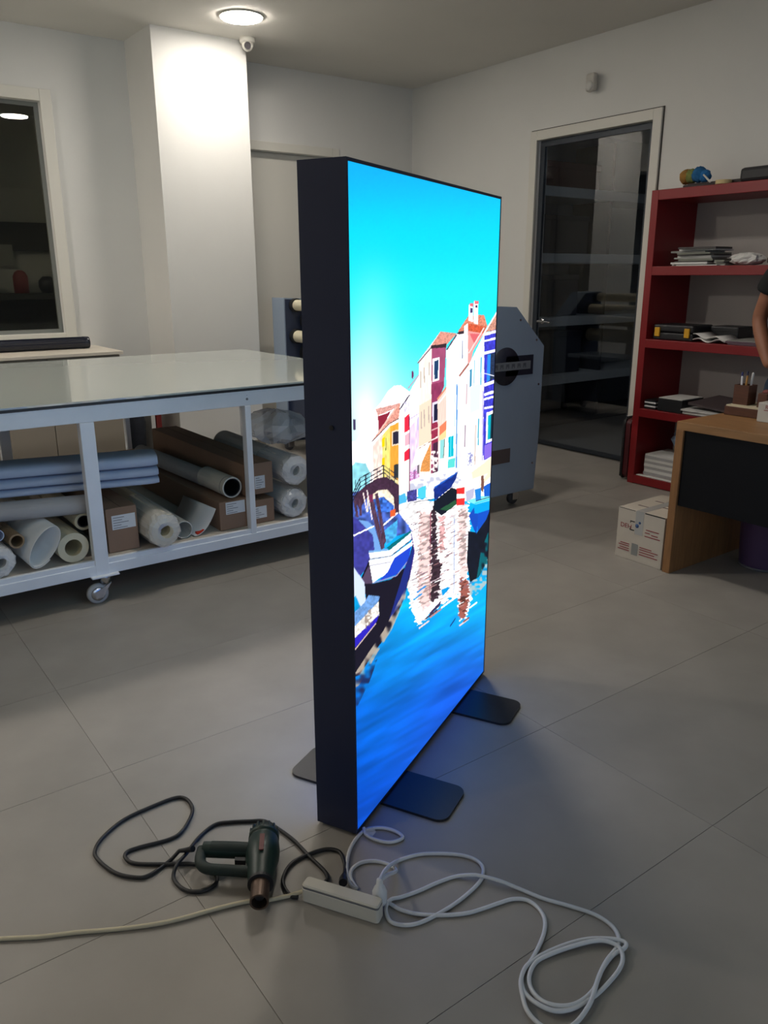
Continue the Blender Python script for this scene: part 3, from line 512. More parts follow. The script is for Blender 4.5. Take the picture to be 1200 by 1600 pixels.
def print_mesh(back):
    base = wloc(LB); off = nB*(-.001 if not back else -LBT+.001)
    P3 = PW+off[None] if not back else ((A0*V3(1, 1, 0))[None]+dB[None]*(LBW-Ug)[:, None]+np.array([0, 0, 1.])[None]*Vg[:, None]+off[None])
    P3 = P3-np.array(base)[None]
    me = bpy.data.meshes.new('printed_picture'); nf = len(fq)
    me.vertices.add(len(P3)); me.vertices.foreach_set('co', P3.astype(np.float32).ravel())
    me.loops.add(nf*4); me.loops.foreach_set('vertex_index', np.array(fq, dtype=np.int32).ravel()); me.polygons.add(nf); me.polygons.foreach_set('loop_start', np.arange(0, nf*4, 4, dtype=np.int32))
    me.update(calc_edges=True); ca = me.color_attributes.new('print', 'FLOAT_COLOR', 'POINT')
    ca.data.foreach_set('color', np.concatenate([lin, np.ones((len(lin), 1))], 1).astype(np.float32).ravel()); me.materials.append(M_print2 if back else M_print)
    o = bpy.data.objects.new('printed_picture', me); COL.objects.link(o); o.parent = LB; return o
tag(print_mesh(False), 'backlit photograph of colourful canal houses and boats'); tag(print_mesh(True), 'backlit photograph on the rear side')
for s_ in (.244, .812):
    hw, r_ = .088, .035; L0, L1 = -.328, .202; pts = []
    for (cx, cy, a0) in [(L1-r_, hw-r_, 0), (L0+r_, hw-r_, 90), (L0+r_, -hw+r_, 180), (L1-r_, -hw+r_, 270)]:
        for k in range(7): a = math.radians(a0+15*k); pts.append(lb(s_+cy+r_*math.sin(a), cx+r_*math.cos(a), .001))
    link('foot_plate', MB().prism(pts, (0, 0, .008)), M_foot, LB)

# ------------------------------------------------------------------ work table on casters
TX0, TX1, TY0, TY1, TZ = -5.55, -3.62, -.78, 2.76, .97
TB = thing('work_table', 'long white steel work table with glass top and lower shelf', 'table', ((TX0+TX1)/2, (TY0+TY1)/2, 0))
def tglass():
    M = bpy.data.materials.new('table_glass_over_white'); M.use_nodes = True; nt = M.node_tree; p = nt.nodes['Principled BSDF']
    p.inputs['Base Color'].default_value = (*s2l((184, 190, 186)), 1); p.inputs['Roughness'].default_value = .04; p.inputs['IOR'].default_value = 1.7; return M
link('glass_top', MB().bbox((TX0, TY0, TZ-.010), (TX1, TY1, TZ), .002), tglass(), TB)
link('rubber_edge', MB().box((TX0+.001, TY0+.001, TZ-.022), (TX1+.001, TY1-.001, TZ-.010)), M_black, TB)
zr0, zr1 = .872, TZ-.022
for nm, a, b in [('front_rail', (TX1-.05, TY0, zr0), (TX1-.01, TY1, zr1)), ('back_rail', (TX0+.01, TY0, zr0), (TX0+.05, TY1, zr1)), ('side_rail', (TX0+.05, TY0, zr0), (TX1-.05, TY0+.04, zr1)), ('side_rail', (TX0+.05, TY1-.04, zr0), (TX1-.05, TY1, zr1)), ('cross_rail', (TX0+.05, 1.0, zr0), (TX1-.05, 1.04, zr1))]:
    r_ = link(nm, MB().bbox(a, b, .003), M_steelw, TB)
    if nm == 'front_rail':
        link('rail_lip', MB().box((TX1-.012, TY0, zr1-.022), (TX1-.004, TY1, zr1)), M_steelw, r_)
        for (yy, z_) in [(1.81, .93), (1.81, .905), (.2, .93), (.2, .905)]: link('rivet', MB().cyl((TX1-.011, yy, z_), (TX1-.007, yy, z_), .006, n=10), M_ink, r_)
ZS = .215   # lower shelf surface
sh = link('lower_shelf', MB().box((TX0+.03, TY0+.02, ZS-.02), (TX1-.03, TY1-.02, ZS)), mat('pale_shelf_board', (190, 182, 172), .7, var=.08), TB)
link('shelf_rim', MB().bbox((TX1-.035, TY0, ZS-.072), (TX1-.008, TY1, ZS-.02), .003).bbox((TX1-.035, TY0, ZS-.024), (TX1-.014, TY1, ZS+.004), .002), M_steelw, sh)
link('shelf_rim', MB().bbox((TX0+.008, TY0, ZS-.072), (TX0+.035, TY1, ZS+.004), .003), M_steelw, sh)
link('shelf_rim', MB().bbox((TX0+.035, TY0, ZS-.072), (TX1-.035, TY0+.025, ZS-.02), .003), M_steelw, sh)
link('shelf_rim', MB().bbox((TX0+.035, TY1-.025, ZS-.072), (TX1-.035, TY1, ZS-.02), .003), M_steelw, sh)
for yy, wd in [(1.012, .032), (TY0+.035, .032), (TY1-.035, .032), (1.812, .016), (.22, .016)]:
    for xx in (TX1-.032, TX0+.032):
        lo = .145 if wd > .02 else ZS-.02
        lg = link('leg', MB().bbox((xx-.028*(1 if xx > -4.5 else -1)*0-.024, yy-wd, lo), (xx+.024+(.002 if wd > .02 else .0), yy+wd, zr0), .003), M_steelw, TB)
        if wd < .02: continue
        cs = link('caster', MB().bbox((xx-.055, yy-.06, .137), (xx+.05, yy+.07, .146), .003), M_steelw, TB)
        link('fork', MB().lathe((xx, yy+.012, .095), [(0, 0), (.026, 0), (.03, .03), (.03, .042), (0, .042)], n=18).prism([(xx+.018, yy+.035, .1), (xx+.018, yy-.045, .06), (xx+.018, yy-.045, .03), (xx+.018, yy-.01, .03)], (.004, 0, 0)).prism([(xx-.022, yy+.035, .1), (xx-.022, yy-.045, .06), (xx-.022, yy-.045, .03), (xx-.022, yy-.01, .03)], (.004, 0, 0)), M_chrome, cs)
        link('wheel', MB().lathe((xx-.016, yy-.03, .05), [(0, 0), (.042, 0), (.05, .006), (.05, .026), (.042, .032), (0, .032)], axis=(1, 0, 0)), M_wheel, cs)
        link('hub', MB().lathe((xx+.016, yy-.03, .05), [(0, 0), (.034, 0), (.03, .004), (.01, .005), (0, .005)], axis=(1, 0, 0)), M_chrome, cs)

# ---- things on the lower shelf
def roll(name, label, p0, p1, ro, ri, m_, cat='roll', core=None, group='rolls under the work table', skin=None):
    p0, p1 = np.array(p0, float), np.array(p1, float)
    t_ = thing(name, label, cat, (p0+p1)/2-V3(0, 0, ro), group)
    link('sheet', MB().pipe(p0, p1, ro, ri), m_, t_)
    d = (p1-p0)/np.linalg.norm(p1-p0)
    if core: link('core', MB().pipe(p0+d*.004, p1-d*.004, ri-.0005, ri-.006), core, t_)
    if skin:
        # crumpled clear film hanging over the near end
        rr = random.Random(int(abs(p0[1])*1000) % 999); a = np.cross(d, (0, 0, 1.)); a /= np.linalg.norm(a); b = np.cross(a, d); n = 26; R = []
        for tt, rs in [(.35, 1.03), (.02, 1.05), (-.02, 1.0), (-.05, .85), (-.07, .6), (-.075, .4)]:
            R.append([p0+d*np.linalg.norm(p1-p0)*max(tt, 0)+d*min(tt, 0)*.5+(a*math.cos(2*math.pi*i/n)+b*math.sin(2*math.pi*i/n))*ro*rs*(1+rr.uniform(-.07, .07)) for i in range(n)])
        link('plastic_wrap', MB().rings(R, cap=False, smooth=False), skin, t_)
    return t_
def pt(x, y, X): return atx(x, y, X)
rp = lambda q, X: atx(q[0], q[1], X)
def along(P, L, dyy=0., dz=0.): return P+V3(-L, dyy, dz)
Zr = lambda P, z_: V3(P[0], P[1], z_)
def pap(y): return V3(-3.68, y, 0)
roll('paper_roll', 'thick-walled cream paper roll beside the wheeled table leg', (-3.68, .905, ZS+.072), (-4.75, .86, ZS+.072), .071, .04, M_cream)
roll('paper_roll', 'brown-cored cream roll with dark end half behind the wheeled leg', (-3.76, .985, ZS+.165), (-4.9, .985, ZS+.165), .042, .03, M_cream, core=M_dark)
roll('paper_roll', 'narrow brown cardboard tube between two paper rolls', (-3.72, .675, ZS+.140), (-4.8, .59, ZS+.140), .034, .026, mat('kraft_tube', (150, 126, 98), .8))
roll('paper_roll', 'clear-wrapped white roll at the left end of shelf', (-3.66, .582, ZS+.077), (-4.7, .5, ZS+.077), .066, .028, M_paper, skin=M_wrap)
roll('paper_roll', 'pale blue roll end lying above the clear-wrapped roll', (-3.72, .60, ZS+.180), (-4.6, .52, ZS+.180), .027, .023, M_paperb)
# loosely curled big sheet with an oval open end
t = thing('paper_roll', 'wide loosely rolled white sheet with oval open end', 'roll', (-4.1, .78, ZS), 'rolls under the work table')
cc = V3(-3.66, .778, ZS+.108); n = 40
def spiral(cc, s_, tilt): return [cc+V3(0, math.cos(a)*.058*s_*(1+a*.012)+math.sin(a)*tilt*.05, math.sin(a)*.090*s_*(1+a*.012)) for a in [2.4*math.pi*i/n-2.0 for i in range(n+1)]]
R0_, R1_ = spiral(cc, 1, .9), spiral(cc+V3(-.95, -.06, -.008), .9, .9)
mb = MB(); n1 = len(R0_); mb.add(R0_+R1_, [(i, i+1, n1+i+1, n1+i) for i in range(n1-1)], True)
o = link('sheet', mb, M_paper, t); md = o.modifiers.new('thick', 'SOLIDIFY'); md.thickness = .003
# boxes
def carton(name, label, x1, L, y0, y1, z0, z1, lab=None, group='long brown cartons under the work table'):
    t_ = thing(name, label, 'box', (x1-L/2, (y0+y1)/2, z0), group)
    b = link('carton', MB().bbox((x1-L, y0, z0), (x1, y1, z1), .004), M_card, t_)
    link('seam', MB().box((x1-L+.004, (y0+y1)/2-.001, z1-.0005), (x1-.004, (y0+y1)/2+.001, z1+.0006)), mat('carton_seam', (84, 62, 46), .9), b)
    if lab:
        ya, yb, za, zb = lab; l_ = link('label', MB().box((x1, ya, za), (x1+.0015, yb, zb)), M_label, t_); l_['label'] = 'white printed label'
        tx = MB()
        for k in range(5): tx.box((x1+.0015, ya+.006, zb-.010-k*(zb-za)*.18), (x1+.002, ya+(yb-ya)*random.uniform(.35, .9), zb-.013-k*(zb-za)*.18))
        link('print', tx, M_ink, l_)
carton('long_carton', 'brown carton with white label right of the wheeled table leg', -3.70, 1.35, 1.072, 1.222, ZS+.001, .437, (1.098, 1.212, .33, .40))
carton('long_carton', 'lower brown carton with white label left of thin table leg', -3.70, 1.6, 1.655, 1.822, ZS+.001, .371, (1.69, 1.80, .30, .365))
carton('long_carton', 'lowest brown carton right of the thin table leg', -3.705, 1.6, 1.828, 1.978, ZS+.001, .346, (1.85, 1.93, .245, .31))
carton('long_carton', 'dark long carton lying on top of two others', -3.72, 1.32, 1.815, 1.985, .374, .545, (1.875, 1.935, .405, .475))
# rolls between the boxes
roll('film_roll', 'yellowish roll in crumpled clear wrap overhanging shelf edge', (-3.60, 1.315, ZS+.1), (-4.85, 1.315, ZS+.1), .08, .03, M_cream, skin=M_wrap)
roll('paper_roll', 'thin white rolled sheet beside the sheet with red print', (-3.70, 1.455, ZS+.048), (-4.5, 1.455, ZS+.048), .045, .042, M_paper)
t = thing('paper_sheet', 'curled white sheet with a red printed spot', 'paper', (-3.9, 1.54, ZS))
n = 16; A_ = [V3(-3.69, 1.506+.125*k/n, ZS+.006+.125*(k/n)**2.2) for k in range(n+1)]; B_ = [p_+V3(-.35, -.03, -.0) for p_ in A_]
mb = MB().add(A_+B_, [(i, i+1, n+2+i, n+1+i) for i in range(n)], True); o = link('sheet', mb, M_paper, t); md = o.modifiers.new('thick', 'SOLIDIFY'); md.thickness = .002
link('red_print', MB().add([A_[k]+V3(-.002-.075*s_*(1-abs(k-4.5)/4), 0, .004) for s_ in (0, 1) for k in range(2, 8)], [(i, i+1, 7+i, 6+i) for i in range(5)]), mat('orange_red_print', (206, 60, 36), .6), t)
t = roll('mailing_tube', 'stout white mailing tube on cartons with dark open end', (-3.74, 1.752, .372+.058), (-4.05, 1.745, .372+.058), .056, .049, mat('off_white_tube', (206, 204, 194), .5), core=M_dark)
link('lip_line', MB().pipe((-3.775, 1.7512, .43), (-3.778, 1.7512, .43), .0567, .055), M_ink, t)
roll('mailing_tube', 'grey tube behind the stout white mailing tube', (-4.07, 1.74, .372+.048), (-4.95, 1.70, .372+.048), .047, .04, M_paperg, core=M_dark)
# blue-white bundles lying along the table
P0 = V3(-3.80, 1.375, .0); P1 = V3(-4.08, .25, .0)
for k, (z_, h_, l_) in enumerate([(.636, .062, 'upper blue-white padded film bundle lying along the shelf'), (.579, .046, 'middle blue-white padded film bundle under another'), (.536, .036, 'lowest blue-white flat film bundle over the rolls')]):
    d = (P1-P0)/np.linalg.norm(P1-P0); s_ = np.cross(d, (0, 0, 1.)); R = []
    for tt in [0, .02, .06, .3, .6, .94, .98, 1]:
        sq = .86 if tt in (0, 1) else (.97 if tt in (.02, .98) else 1); rr_ = []
        for i in range(20):
            a = 2*math.pi*i/20; ca, sa = math.cos(a), math.sin(a); q = (abs(ca)**4+abs(sa)**4)**-.25
            rr_.append(P0+(P1-P0)*tt+d*(-.02*k*0)+s_*ca*q*.105*sq+V3(0, 0, z_+(.05 if tt > .5 else 0)*0+sa*q*h_/2*sq))
        R.append(rr_)
    link_o = link('film_bundle', MB().rings(R), M_paperb); tag(link_o, l_, 'film bundle', 'blue-white bundles under the table')
# grey draped roll below the bundles
roll('paper_roll', 'wide grey-white roll lying diagonally under the blue bundles', (-3.74, 1.03, .468), (-3.94, .3, .468), .045, .04, M_paperg)
# bagged rolls at the right end
for k, (yy, z_, lb_) in enumerate([(2.085, ZS+.088, 'bagged white roll end at right end of shelf'), (2.10, ZS+.27, 'bagged white roll lying on another beside the cartons')]):
    roll('bagged_roll', lb_, (-3.68, yy, z_), (-4.6, yy+.02, z_), .078, .03, M_paper, skin=M_wrap, group='bagged rolls at the shelf end')
rr = random.Random(5); R = []
cb = V3(-3.92, 2.13, ZS+.40)
for k in range(9):
    ph = math.pi*k/8; rr_ = []
    for i in range(22):
        a = 2*math.pi*i/22; f_ = 1+rr.uniform(-.13, .13); rr_.append(cb+V3(math.cos(a)*math.sin(ph)*.24*f_, math.sin(a)*math.sin(ph)*.15*f_, -math.cos(ph)*.09*f_+.075))
    R.append(rr_)
o = link('plastic_bag', MB().rings(R, smooth=False), M_wrap); tag(o, 'crumpled clear plastic bag on top of bagged rolls', 'bag')

# ------------------------------------------------------------------ counter with cabinet behind the table
KZ = .95; KY = 2.06
t = thing('wall_counter', 'pale counter with plain cabinet doors under the window', 'counter', (-6.53, .6, 0))
link('worktop', MB().bbox((XL+.001, -1.3, KZ-.025), (-6.19, KY, KZ), .003), mat('pale_laminate', (214, 206, 192), .4), t)
M_cab = mat('beige_cabinet', (150, 142, 130), .55)
link('carcass', MB().box((XL+.015, -1.28, .09), (-6.235, KY-.02, KZ-.025)).box((XL+.015, -1.28, 0), (-6.28, KY-.04, .09)), M_cab, t)
ye = [-1.28, -.66, -.04, .58, 1.18, 1.50, 2.04]
for a, b in zip(ye[:-1], ye[1:]):
    dr = link('cabinet_door', MB().bbox((-6.235, a+.003, .1), (-6.215, b-.003, KZ-.03), .002), M_cab, t)
    link('handle', MB().bbox((-6.215, (a+b)/2-.06, .835), (-6.20, (a+b)/2+.06, .85), .002), M_chrome, dr)
p0 = atz(140, 536, KZ+.04); o = link('dark_roll', MB().cyl((-6.60, 1.93, KZ+.047), (-6.60, -.6, KZ+.047), .046, n=28, prof=[(0, .036), (.001, .044), (.004, .046), (.02, .047), (.0205, .0455), (1, .0455)]), mat('black_glossy_film', (26, 29, 42), .22)); tag(o, 'long black film roll lying on the counter under window', 'roll')
# bits beside the counter, on the floor
o = link('binder', MB().bbox((-6.75, 2.375, 0), (-6.46, 2.42, .47), .003), mat('dark_red_card', (126, 36, 34), .6)); tag(o, 'dark red binder standing on end beside the column', 'binder')
o = link('binder', MB().bbox((-6.75, 2.33, 0), (-6.46, 2.366, .455), .003), M_paper); tag(o, 'white binder standing next to the red one', 'binder')
mb = MB(); R = []; rr = random.Random(9)
for k in range(9):
    ph = math.pi*k/8; R.append([V3(-6.55, 2.20, .24)+V3(math.cos(a)*math.sin(ph)**.5*.13*rr.uniform(.9, 1.1), math.sin(a)*math.sin(ph)**.5*.105*rr.uniform(.9, 1.05), -math.cos(ph)*.24) for a in [2*math.pi*i/18 for i in range(18)]])
o = link('dark_bag', mb.rings(R), mat('dark_navy_cloth', (34, 38, 48), .9, var=.2, scale=12)); tag(o, 'dark navy cloth bag on floor beside the counter', 'bag')

# ------------------------------------------------------------------ laminating machine behind the lightbox
MX0, MX1, MY0, MY1, MZ = -6.245, -3.60, 3.40, 3.935, 1.31
t = thing('laminator', 'large blue-grey roll laminating machine on casters behind lightbox', 'machine', ((MX0+MX1)/2, (MY0+MY1)/2, 0))
def endprof(x): return [(x, MY0, .11), (x, MY1-.03, .11), (x, MY1-.005, .5), (x, MY1, 1.06), (x, 3.672, MZ), (x, MY0, MZ+.012)]
ep = link('end_cabinet', MB().prism(endprof(MX1-.26), (.257, 0, 0)), M_mach, t)
link('side_panel', MB().prism([(MX1-.003, y+(.008 if y < 3.5 else -.008), z+(.01 if z < .2 else -.02)) for _, y, z in endprof(0)], (.004, 0, 0)), M_mach, ep)
for q in [(813, 500), (838, 531), (841, 600), (831, 723)]:
    P = atx(*q, MX1+.001); link('screw', MB().cyl(P, P+V3(.004, 0, 0), .007, n=10), M_chrome, ep)
ep2 = link('end_cabinet', MB().prism([(MX0, y, z) for _, y, z in endprof(0)], (.2, 0, 0)), M_mach, t)
link('inner_panel', MB().prism([(MX0+.2, y+.01, z-.01) for _, y, z in endprof(0)], (.006, 0, 0)), M_machd, ep2)
link('base_beam', MB().bbox((MX0+.2, MY0+.03, .16), (MX1-.26, MY1-.05, .62), .01), M_machd, t)
link('infeed_table', MB().bbox((MX0+.2, MY0+.1, .62), (MX1-.26, MY1-.02, .66), .004), M_mach, t)
for (yy, z_, r_, nm) in [(3.50, 1.262, .045, 'feed_roller'), (3.50, 1.005, .05, 'feed_roller'), (3.62, .86, .07, 'pressure_roller'), (3.62, 1.13, .06, 'pressure_roller')]:
    rl = link(nm, MB().cyl((MX0+.25, yy, z_), (MX1-.28, yy, z_), r_), M_rubber, t)
    link('bearing', MB().pipe((MX0+.206, yy, z_), (MX0+.25, yy, z_), r_*1.25, r_*.5), M_dark, rl)
# emblem: dark disc with a bar to the right and a pale lettered strip
c = atx(790, 573, MX1+.001); em = MB(); R_ = .118
em.lathe((MX1+.0012, c[1], c[2]), [(0, 0), (R_, 0), (R_, .003), (0, .003)], n=48, axis=(1, 0, 0)).box((MX1+.0012, c[1], c[2]-.062), (MX1+.0042, 3.835, c[2]+.062))
eb = link('emblem', em, mat('emblem_navy', (24, 28, 46), .5), t); eb['label'] = 'dark disc emblem with bar'
sp = link('name_strip', MB().box((MX1+.004, c[1]-R_*.95, c[2]-.026), (MX1+.0055, 3.81, c[2]+.026)), mat('emblem_grey', (118, 122, 128), .5), t)
for k in range(6):
    ya = c[1]-.1+k*.05; lt = MB().prism([(MX1+.0055, ya+a_, c[2]+b_) for a_, b_ in [(0, -.014), (.007, -.014), (.007, -.003), (.02, -.003), (.02, -.014), (.027, -.014), (.027, .014), (0, .014)]], (.0006, 0, 0))
    link('letter', lt, mat('emblem_dark_grey', (84, 88, 96), .6), sp)
P = [atx(*q, MX1) for q in [(775, 703), (797, 700), (796, 722), (773, 725)]]
link('sticker', MB().box((MX1+.001, 3.44, P[2][2]), (MX1+.0025, P[1][1], P[1][2])), mat('brown_sticker', (86, 74, 74), .7), t)
for xx in (MX0+.1, MX1-.1):
    for yy in (MY0+.07, MY1-.12):
        cs = link('caster', MB().bbox((xx-.045, yy-.045, .1), (xx+.045, yy+.045, .11), .003).cyl((xx, yy, .1), (xx, yy, .07), .018, n=14).bbox((xx-.026, yy-.03, .03), (xx-.02, yy+.03, .09), .003).bbox((xx+.02, yy-.03, .03), (xx+.026, yy+.03, .09), .003), M_chrome, t)
        link('wheel', MB().lathe((xx-.017, yy-.01, .042), [(0, 0), (.036, 0), (.042, .005), (.042, .029), (.036, .034), (0, .034)], axis=(1, 0, 0)), mat('dark_caster_rubber', (70, 70, 72), .6), cs)
o = link('floor_cable', MB().tube([(-6.62, 3.36, .012), (-6.4, 3.34, .06), (-6.15, 3.36, .11), (-6.0, 3.38, .12)], .006), M_cable_b, t)

# ------------------------------------------------------------------ store room shelving seen through the glass door
st = thing('store_shelving', 'tall shelving with pale edges seen through the glass door', 'shelf', (-5.78, 6.9, 0))
M_sb = mat('store_shelf_paint', (214, 216, 214), .5)
for z_ in (2.30, 1.70, 1.10, .52): link('shelf', MB().bbox((sx0+.01, 5.6, z_-.09), (-5.5, 8.3, z_), .004), M_sb, st)
for yy in (5.6, 6.95, 8.3): link('upright', MB().box((sx0+.01, yy-.02, 0), (-5.56, yy+.02, 2.75)), mat('store_dark', (40, 44, 52), .6), st)
link('plinth', MB().box((sx0+.01, 5.6, 0), (-5.52, 8.3, .05)), mat('store_dark', (40, 44, 52), .6), st)
o = link('storage_box', MB().bbox((-5.95, 5.75, 2.301), (-5.56, 6.75, 2.5), .01).bbox((-5.955, 5.745, 2.47), (-5.555, 6.755, 2.53), .006), mat('dull_red_box', (92, 34, 36), .6)); tag(o, 'dull red box on top shelf behind the glass door', 'box')
for i, (ya, yb, z_, h_, lb_) in enumerate([(5.8, 6.7, 1.701, .36, 'dark box on second shelf behind the glass door'), (5.75, 6.6, 1.101, .4, 'dark box on third shelf behind the glass door'), (5.75, 6.7, .521, .42, 'dark box on low shelf behind the glass door')]):
    o = link('storage_box', MB().bbox((-5.95, ya, z_), (-5.62, yb, z_+h_), .01).bbox((-5.955, ya-.005, z_+h_-.05), (-5.615, yb+.005, z_+h_), .004), mat('store_box_navy', (34, 40, 54), .7)); tag(o, lb_, 'box')

# ------------------------------------------------------------------ red shelf unit
SX0, SX1, SY0, SY1 = -3.60, -1.72, 4.92, YB-.013
t = thing('shelf_unit', 'glossy red open shelf unit against the back wall', 'shelf', ((SX0+SX1)/2, (SY0+SY1)/2, 0))
th = .055
link('side_panel', MB().bbox((SX0, SY0, 0), (SX0+th, SY1, 2.05), .003), M_red, t); link('side_panel', MB().bbox((SX1-th, SY0, 0), (SX1, SY1, 2.05), .003), M_red, t)
SHZ = [2.05, 1.555, 1.06, .565, .065]
for k, z_ in enumerate(SHZ): link('shelf' if k else 'top_panel', MB().bbox((SX0+th, SY0, z_-(.065 if k == 0 else .06)), (SX1-th, SY1, z_), .003), M_red, t)
link('back_panel', MB().box((SX0+th, SY1-.012, .065), (SX1-th, SY1, 1.985)), mat('grey_back_panel', (176, 170, 166), .7), t)

def stack(name, label, x0, x1, y0, y1, z0, sheets, m_list, cat='paper', group=None, jit=.012, seed=1):
    rr = random.Random(seed); t_ = thing(name, label, cat, ((x0+x1)/2, (y0+y1)/2, z0), group); z_ = z0+.0005
    for k, h_ in enumerate(sheets):
        a = rr.uniform(-jit, jit)*3; cx, cy = (x0+x1)/2+rr.uniform(-jit, jit), (y0+y1)/2+rr.uniform(-jit, jit); hx, hy = (x1-x0)/2, (y1-y0)/2
        link('sheet', MB().obox((cx, cy, z_+h_/2), (hx*math.cos(a), hx*math.sin(a), 0), (-hy*math.sin(a), hy*math.cos(a), 0), (0, 0, h_/2)), m_list[k % len(m_list)], t_); z_ += h_+.0004
    return t_
def crumple(name, label, c, sx, sy, sz, m_, cat, seed, n=26, rows=9, amp=.16):
    rr = random.Random(seed); R = []
    for k in range(rows):
        ph = math.pi*k/(rows-1)
        R.append([V3(c[0], c[1], c[2]+sz)+V3(math.cos(a)*math.sin(ph)**.7*sx*(1+rr.uniform(-amp, amp)), math.sin(a)*math.sin(ph)**.7*sy*(1+rr.uniform(-amp, amp)), max(-sz, -math.cos(ph)*sz*(1+rr.uniform(-amp, amp)))) for a in [2*math.pi*i/n for i in range(n)]])
    o_ = link(name, MB().rings(R, smooth=False), m_); return tag(o_, label, cat)
M_mag = [mat('grey_magazine', (150, 150, 146), .6), mat('white_paper', (1, 1, 1)), mat('dark_magazine', (70, 66, 66), .6), mat('olive_magazine', (120, 122, 112), .6)]
# top of the unit
zt = 2.051
dtr = thing('feather_duster', 'rainbow feather duster with white stick lying on red shelf unit', 'duster', (-3.3, 5.08, zt))
for k, (q, rgb, sc) in enumerate([((1072, 285), (150, 110, 50), 1.0), ((1081, 280), (120, 130, 70), 1.0), ((1092, 279), (36, 100, 150), 1.08), ((1101, 281), (40, 110, 170), .85)]):
    c = aty(*q, 5.10); R = []; rr = random.Random(k); s1 = .048*sc; c[2] = max(c[2], zt+.032+s1*1.08)
    for a in range(9):
        ph = math.pi*a/8; R.append([c+V3(math.cos(b)*math.sin(ph), math.sin(b)*math.sin(ph), -math.cos(ph))*s1*rr.uniform(.86, 1.08) for b in [2*math.pi*i/18 for i in range(18)]])
    link('feathers', MB().rings(R, smooth=True), mat('duster_fluff_%d' % k, rgb, .95, var=.2, scale=40, bump=.5, bscale=150), dtr)
    c0 = c
a, b = aty(1098, 283, 5.08), aty(1111, 296, 4.86)
link('stick', MB().cyl((a[0], 5.08, zt+.085), (b[0]-.02, 4.87, zt+.012), .006, n=10), M_white, dtr)
o = link('tray', MB().bbox((-3.42, 5.0, zt), (-3.0, 5.32, zt+.022), .006).bbox((-3.40, 5.02, zt+.02), (-3.02, 5.30, zt+.03), .004), mat('dark_brown_tray', (44, 34, 34), .6)); tag(o, 'flat dark tray on top of red shelf unit', 'tray')
o = link('tape_roll', MB().pipe((-3.10, 4.965, zt), (-3.10, 4.965, zt+.024), .05, .034), mat('cream_tape', (200, 180, 130), .6)); tag(o, 'small cream tape roll on top of red shelf', 'tape')
o = link('black_case', MB().bbox((-2.99, 4.95, zt), (-2.35, 5.3, zt+.085), .02), M_dark); tag(o, 'long black case on top of red shelf unit', 'case')
# upper shelf
z_ = 1.556
stack('magazine_stack', 'untidy stack of grey magazines on upper red shelf', -3.43, -3.16, 4.985, 5.2, z_, [.01, .012, .008, .012, .01, .012, .008, .01, .012, .01, .012], M_mag, jit=.045, seed=3)
stack('paper_stack', 'low pile of papers beside the magazine stack', -3.10, -3.03, 4.95, 5.14, z_, [.004, .01, .008, .01], [M_paper, M_mag[3], M_mag[0], M_mag[3]], seed=5)
o = link('paper_sheet', MB().bbox((-3.36, 4.925, z_), (-3.06, 4.965, z_+.006), .001), M_paper); tag(o, 'thin white sheet along the upper shelf edge', 'paper')
crumple('crumpled_paper', 'crumpled white paper heap on upper red shelf', (-2.915, 5.03, z_), .11, .075, .037, M_paper, 'paper', 4)
crumple('cloth', 'dark folded cloth beside the crumpled paper', (-2.745, 5.06, z_), .04, .06, .03, mat('dark_cloth', (72, 62, 62), .9), 'cloth', 6)
crumple('yellow_sponge', 'yellow ball on upper red shelf near person', (-2.735, 5.2, z_), .04, .04, .055, mat('mustard', (178, 150, 60), .8), 'sponge', 7, amp=.06)
crumple('blue_cloth', 'blue cloth on upper red shelf behind the sleeve', (-2.63, 5.0, z_), .055, .06, .04, mat('mid_blue_cloth', (40, 90, 150), .8), 'cloth', 8)
# middle shelf
z_ = 1.061
tc = thing('tool_case', 'black tool case with two yellow latches on red shelf', 'case', (-3.35, 5.05, z_))
link('body', MB().bbox((-3.515, 4.955, z_), (-3.2, 5.2, z_+.05), .01), M_dark, tc); link('lid', MB().bbox((-3.515, 4.955, z_+.053), (-3.2, 5.2, z_+.105), .012), M_dark, tc)
for xx in (-3.475, -3.24): link('latch', MB().bbox((xx-.02, 4.942, z_+.022), (xx+.02, 4.957, z_+.084), .004), mat('yellow_latch', (214, 160, 30), .5), tc)
o = link('black_box', MB().bbox((-3.19, 5.14, z_), (-2.98, 5.33, z_+.1), .01).box((-3.185, 5.135, z_+.068), (-2.985, 5.335, z_+.072)), M_dark); tag(o, 'plain black box behind white papers on middle shelf', 'box')
mb = MB(); n = 14
for s_ in (0, 1):
    A_ = [V3(-3.19+.235*k/n, 4.945+.02*s_*0, z_+.017+s_*.03*(1-k/n*.6)+.012*math.sin(k*.7+s_)) for k in range(n+1)]; B_ = [p_+V3(.02, .16, .004) for p_ in A_]; mb.add(A_+B_, [(i, i+1, n+2+i, n+1+i) for i in range(n)], True)
o = link('folded_paper', mb, M_paper); tag(o, 'folded white paper in front of black box', 'paper'); o.modifiers.new('thick', 'SOLIDIFY').thickness = .004
stack('folder_stack', 'thin purple-grey folders on middle red shelf', -2.94, -2.66, 4.95, 5.25, z_, [.008, .012, .006], [mat('mauve_folder', (92, 70, 84), .6), mat('mauve_folder', (1, 1, 1)), M_mag[0]], 'folder', seed=8)
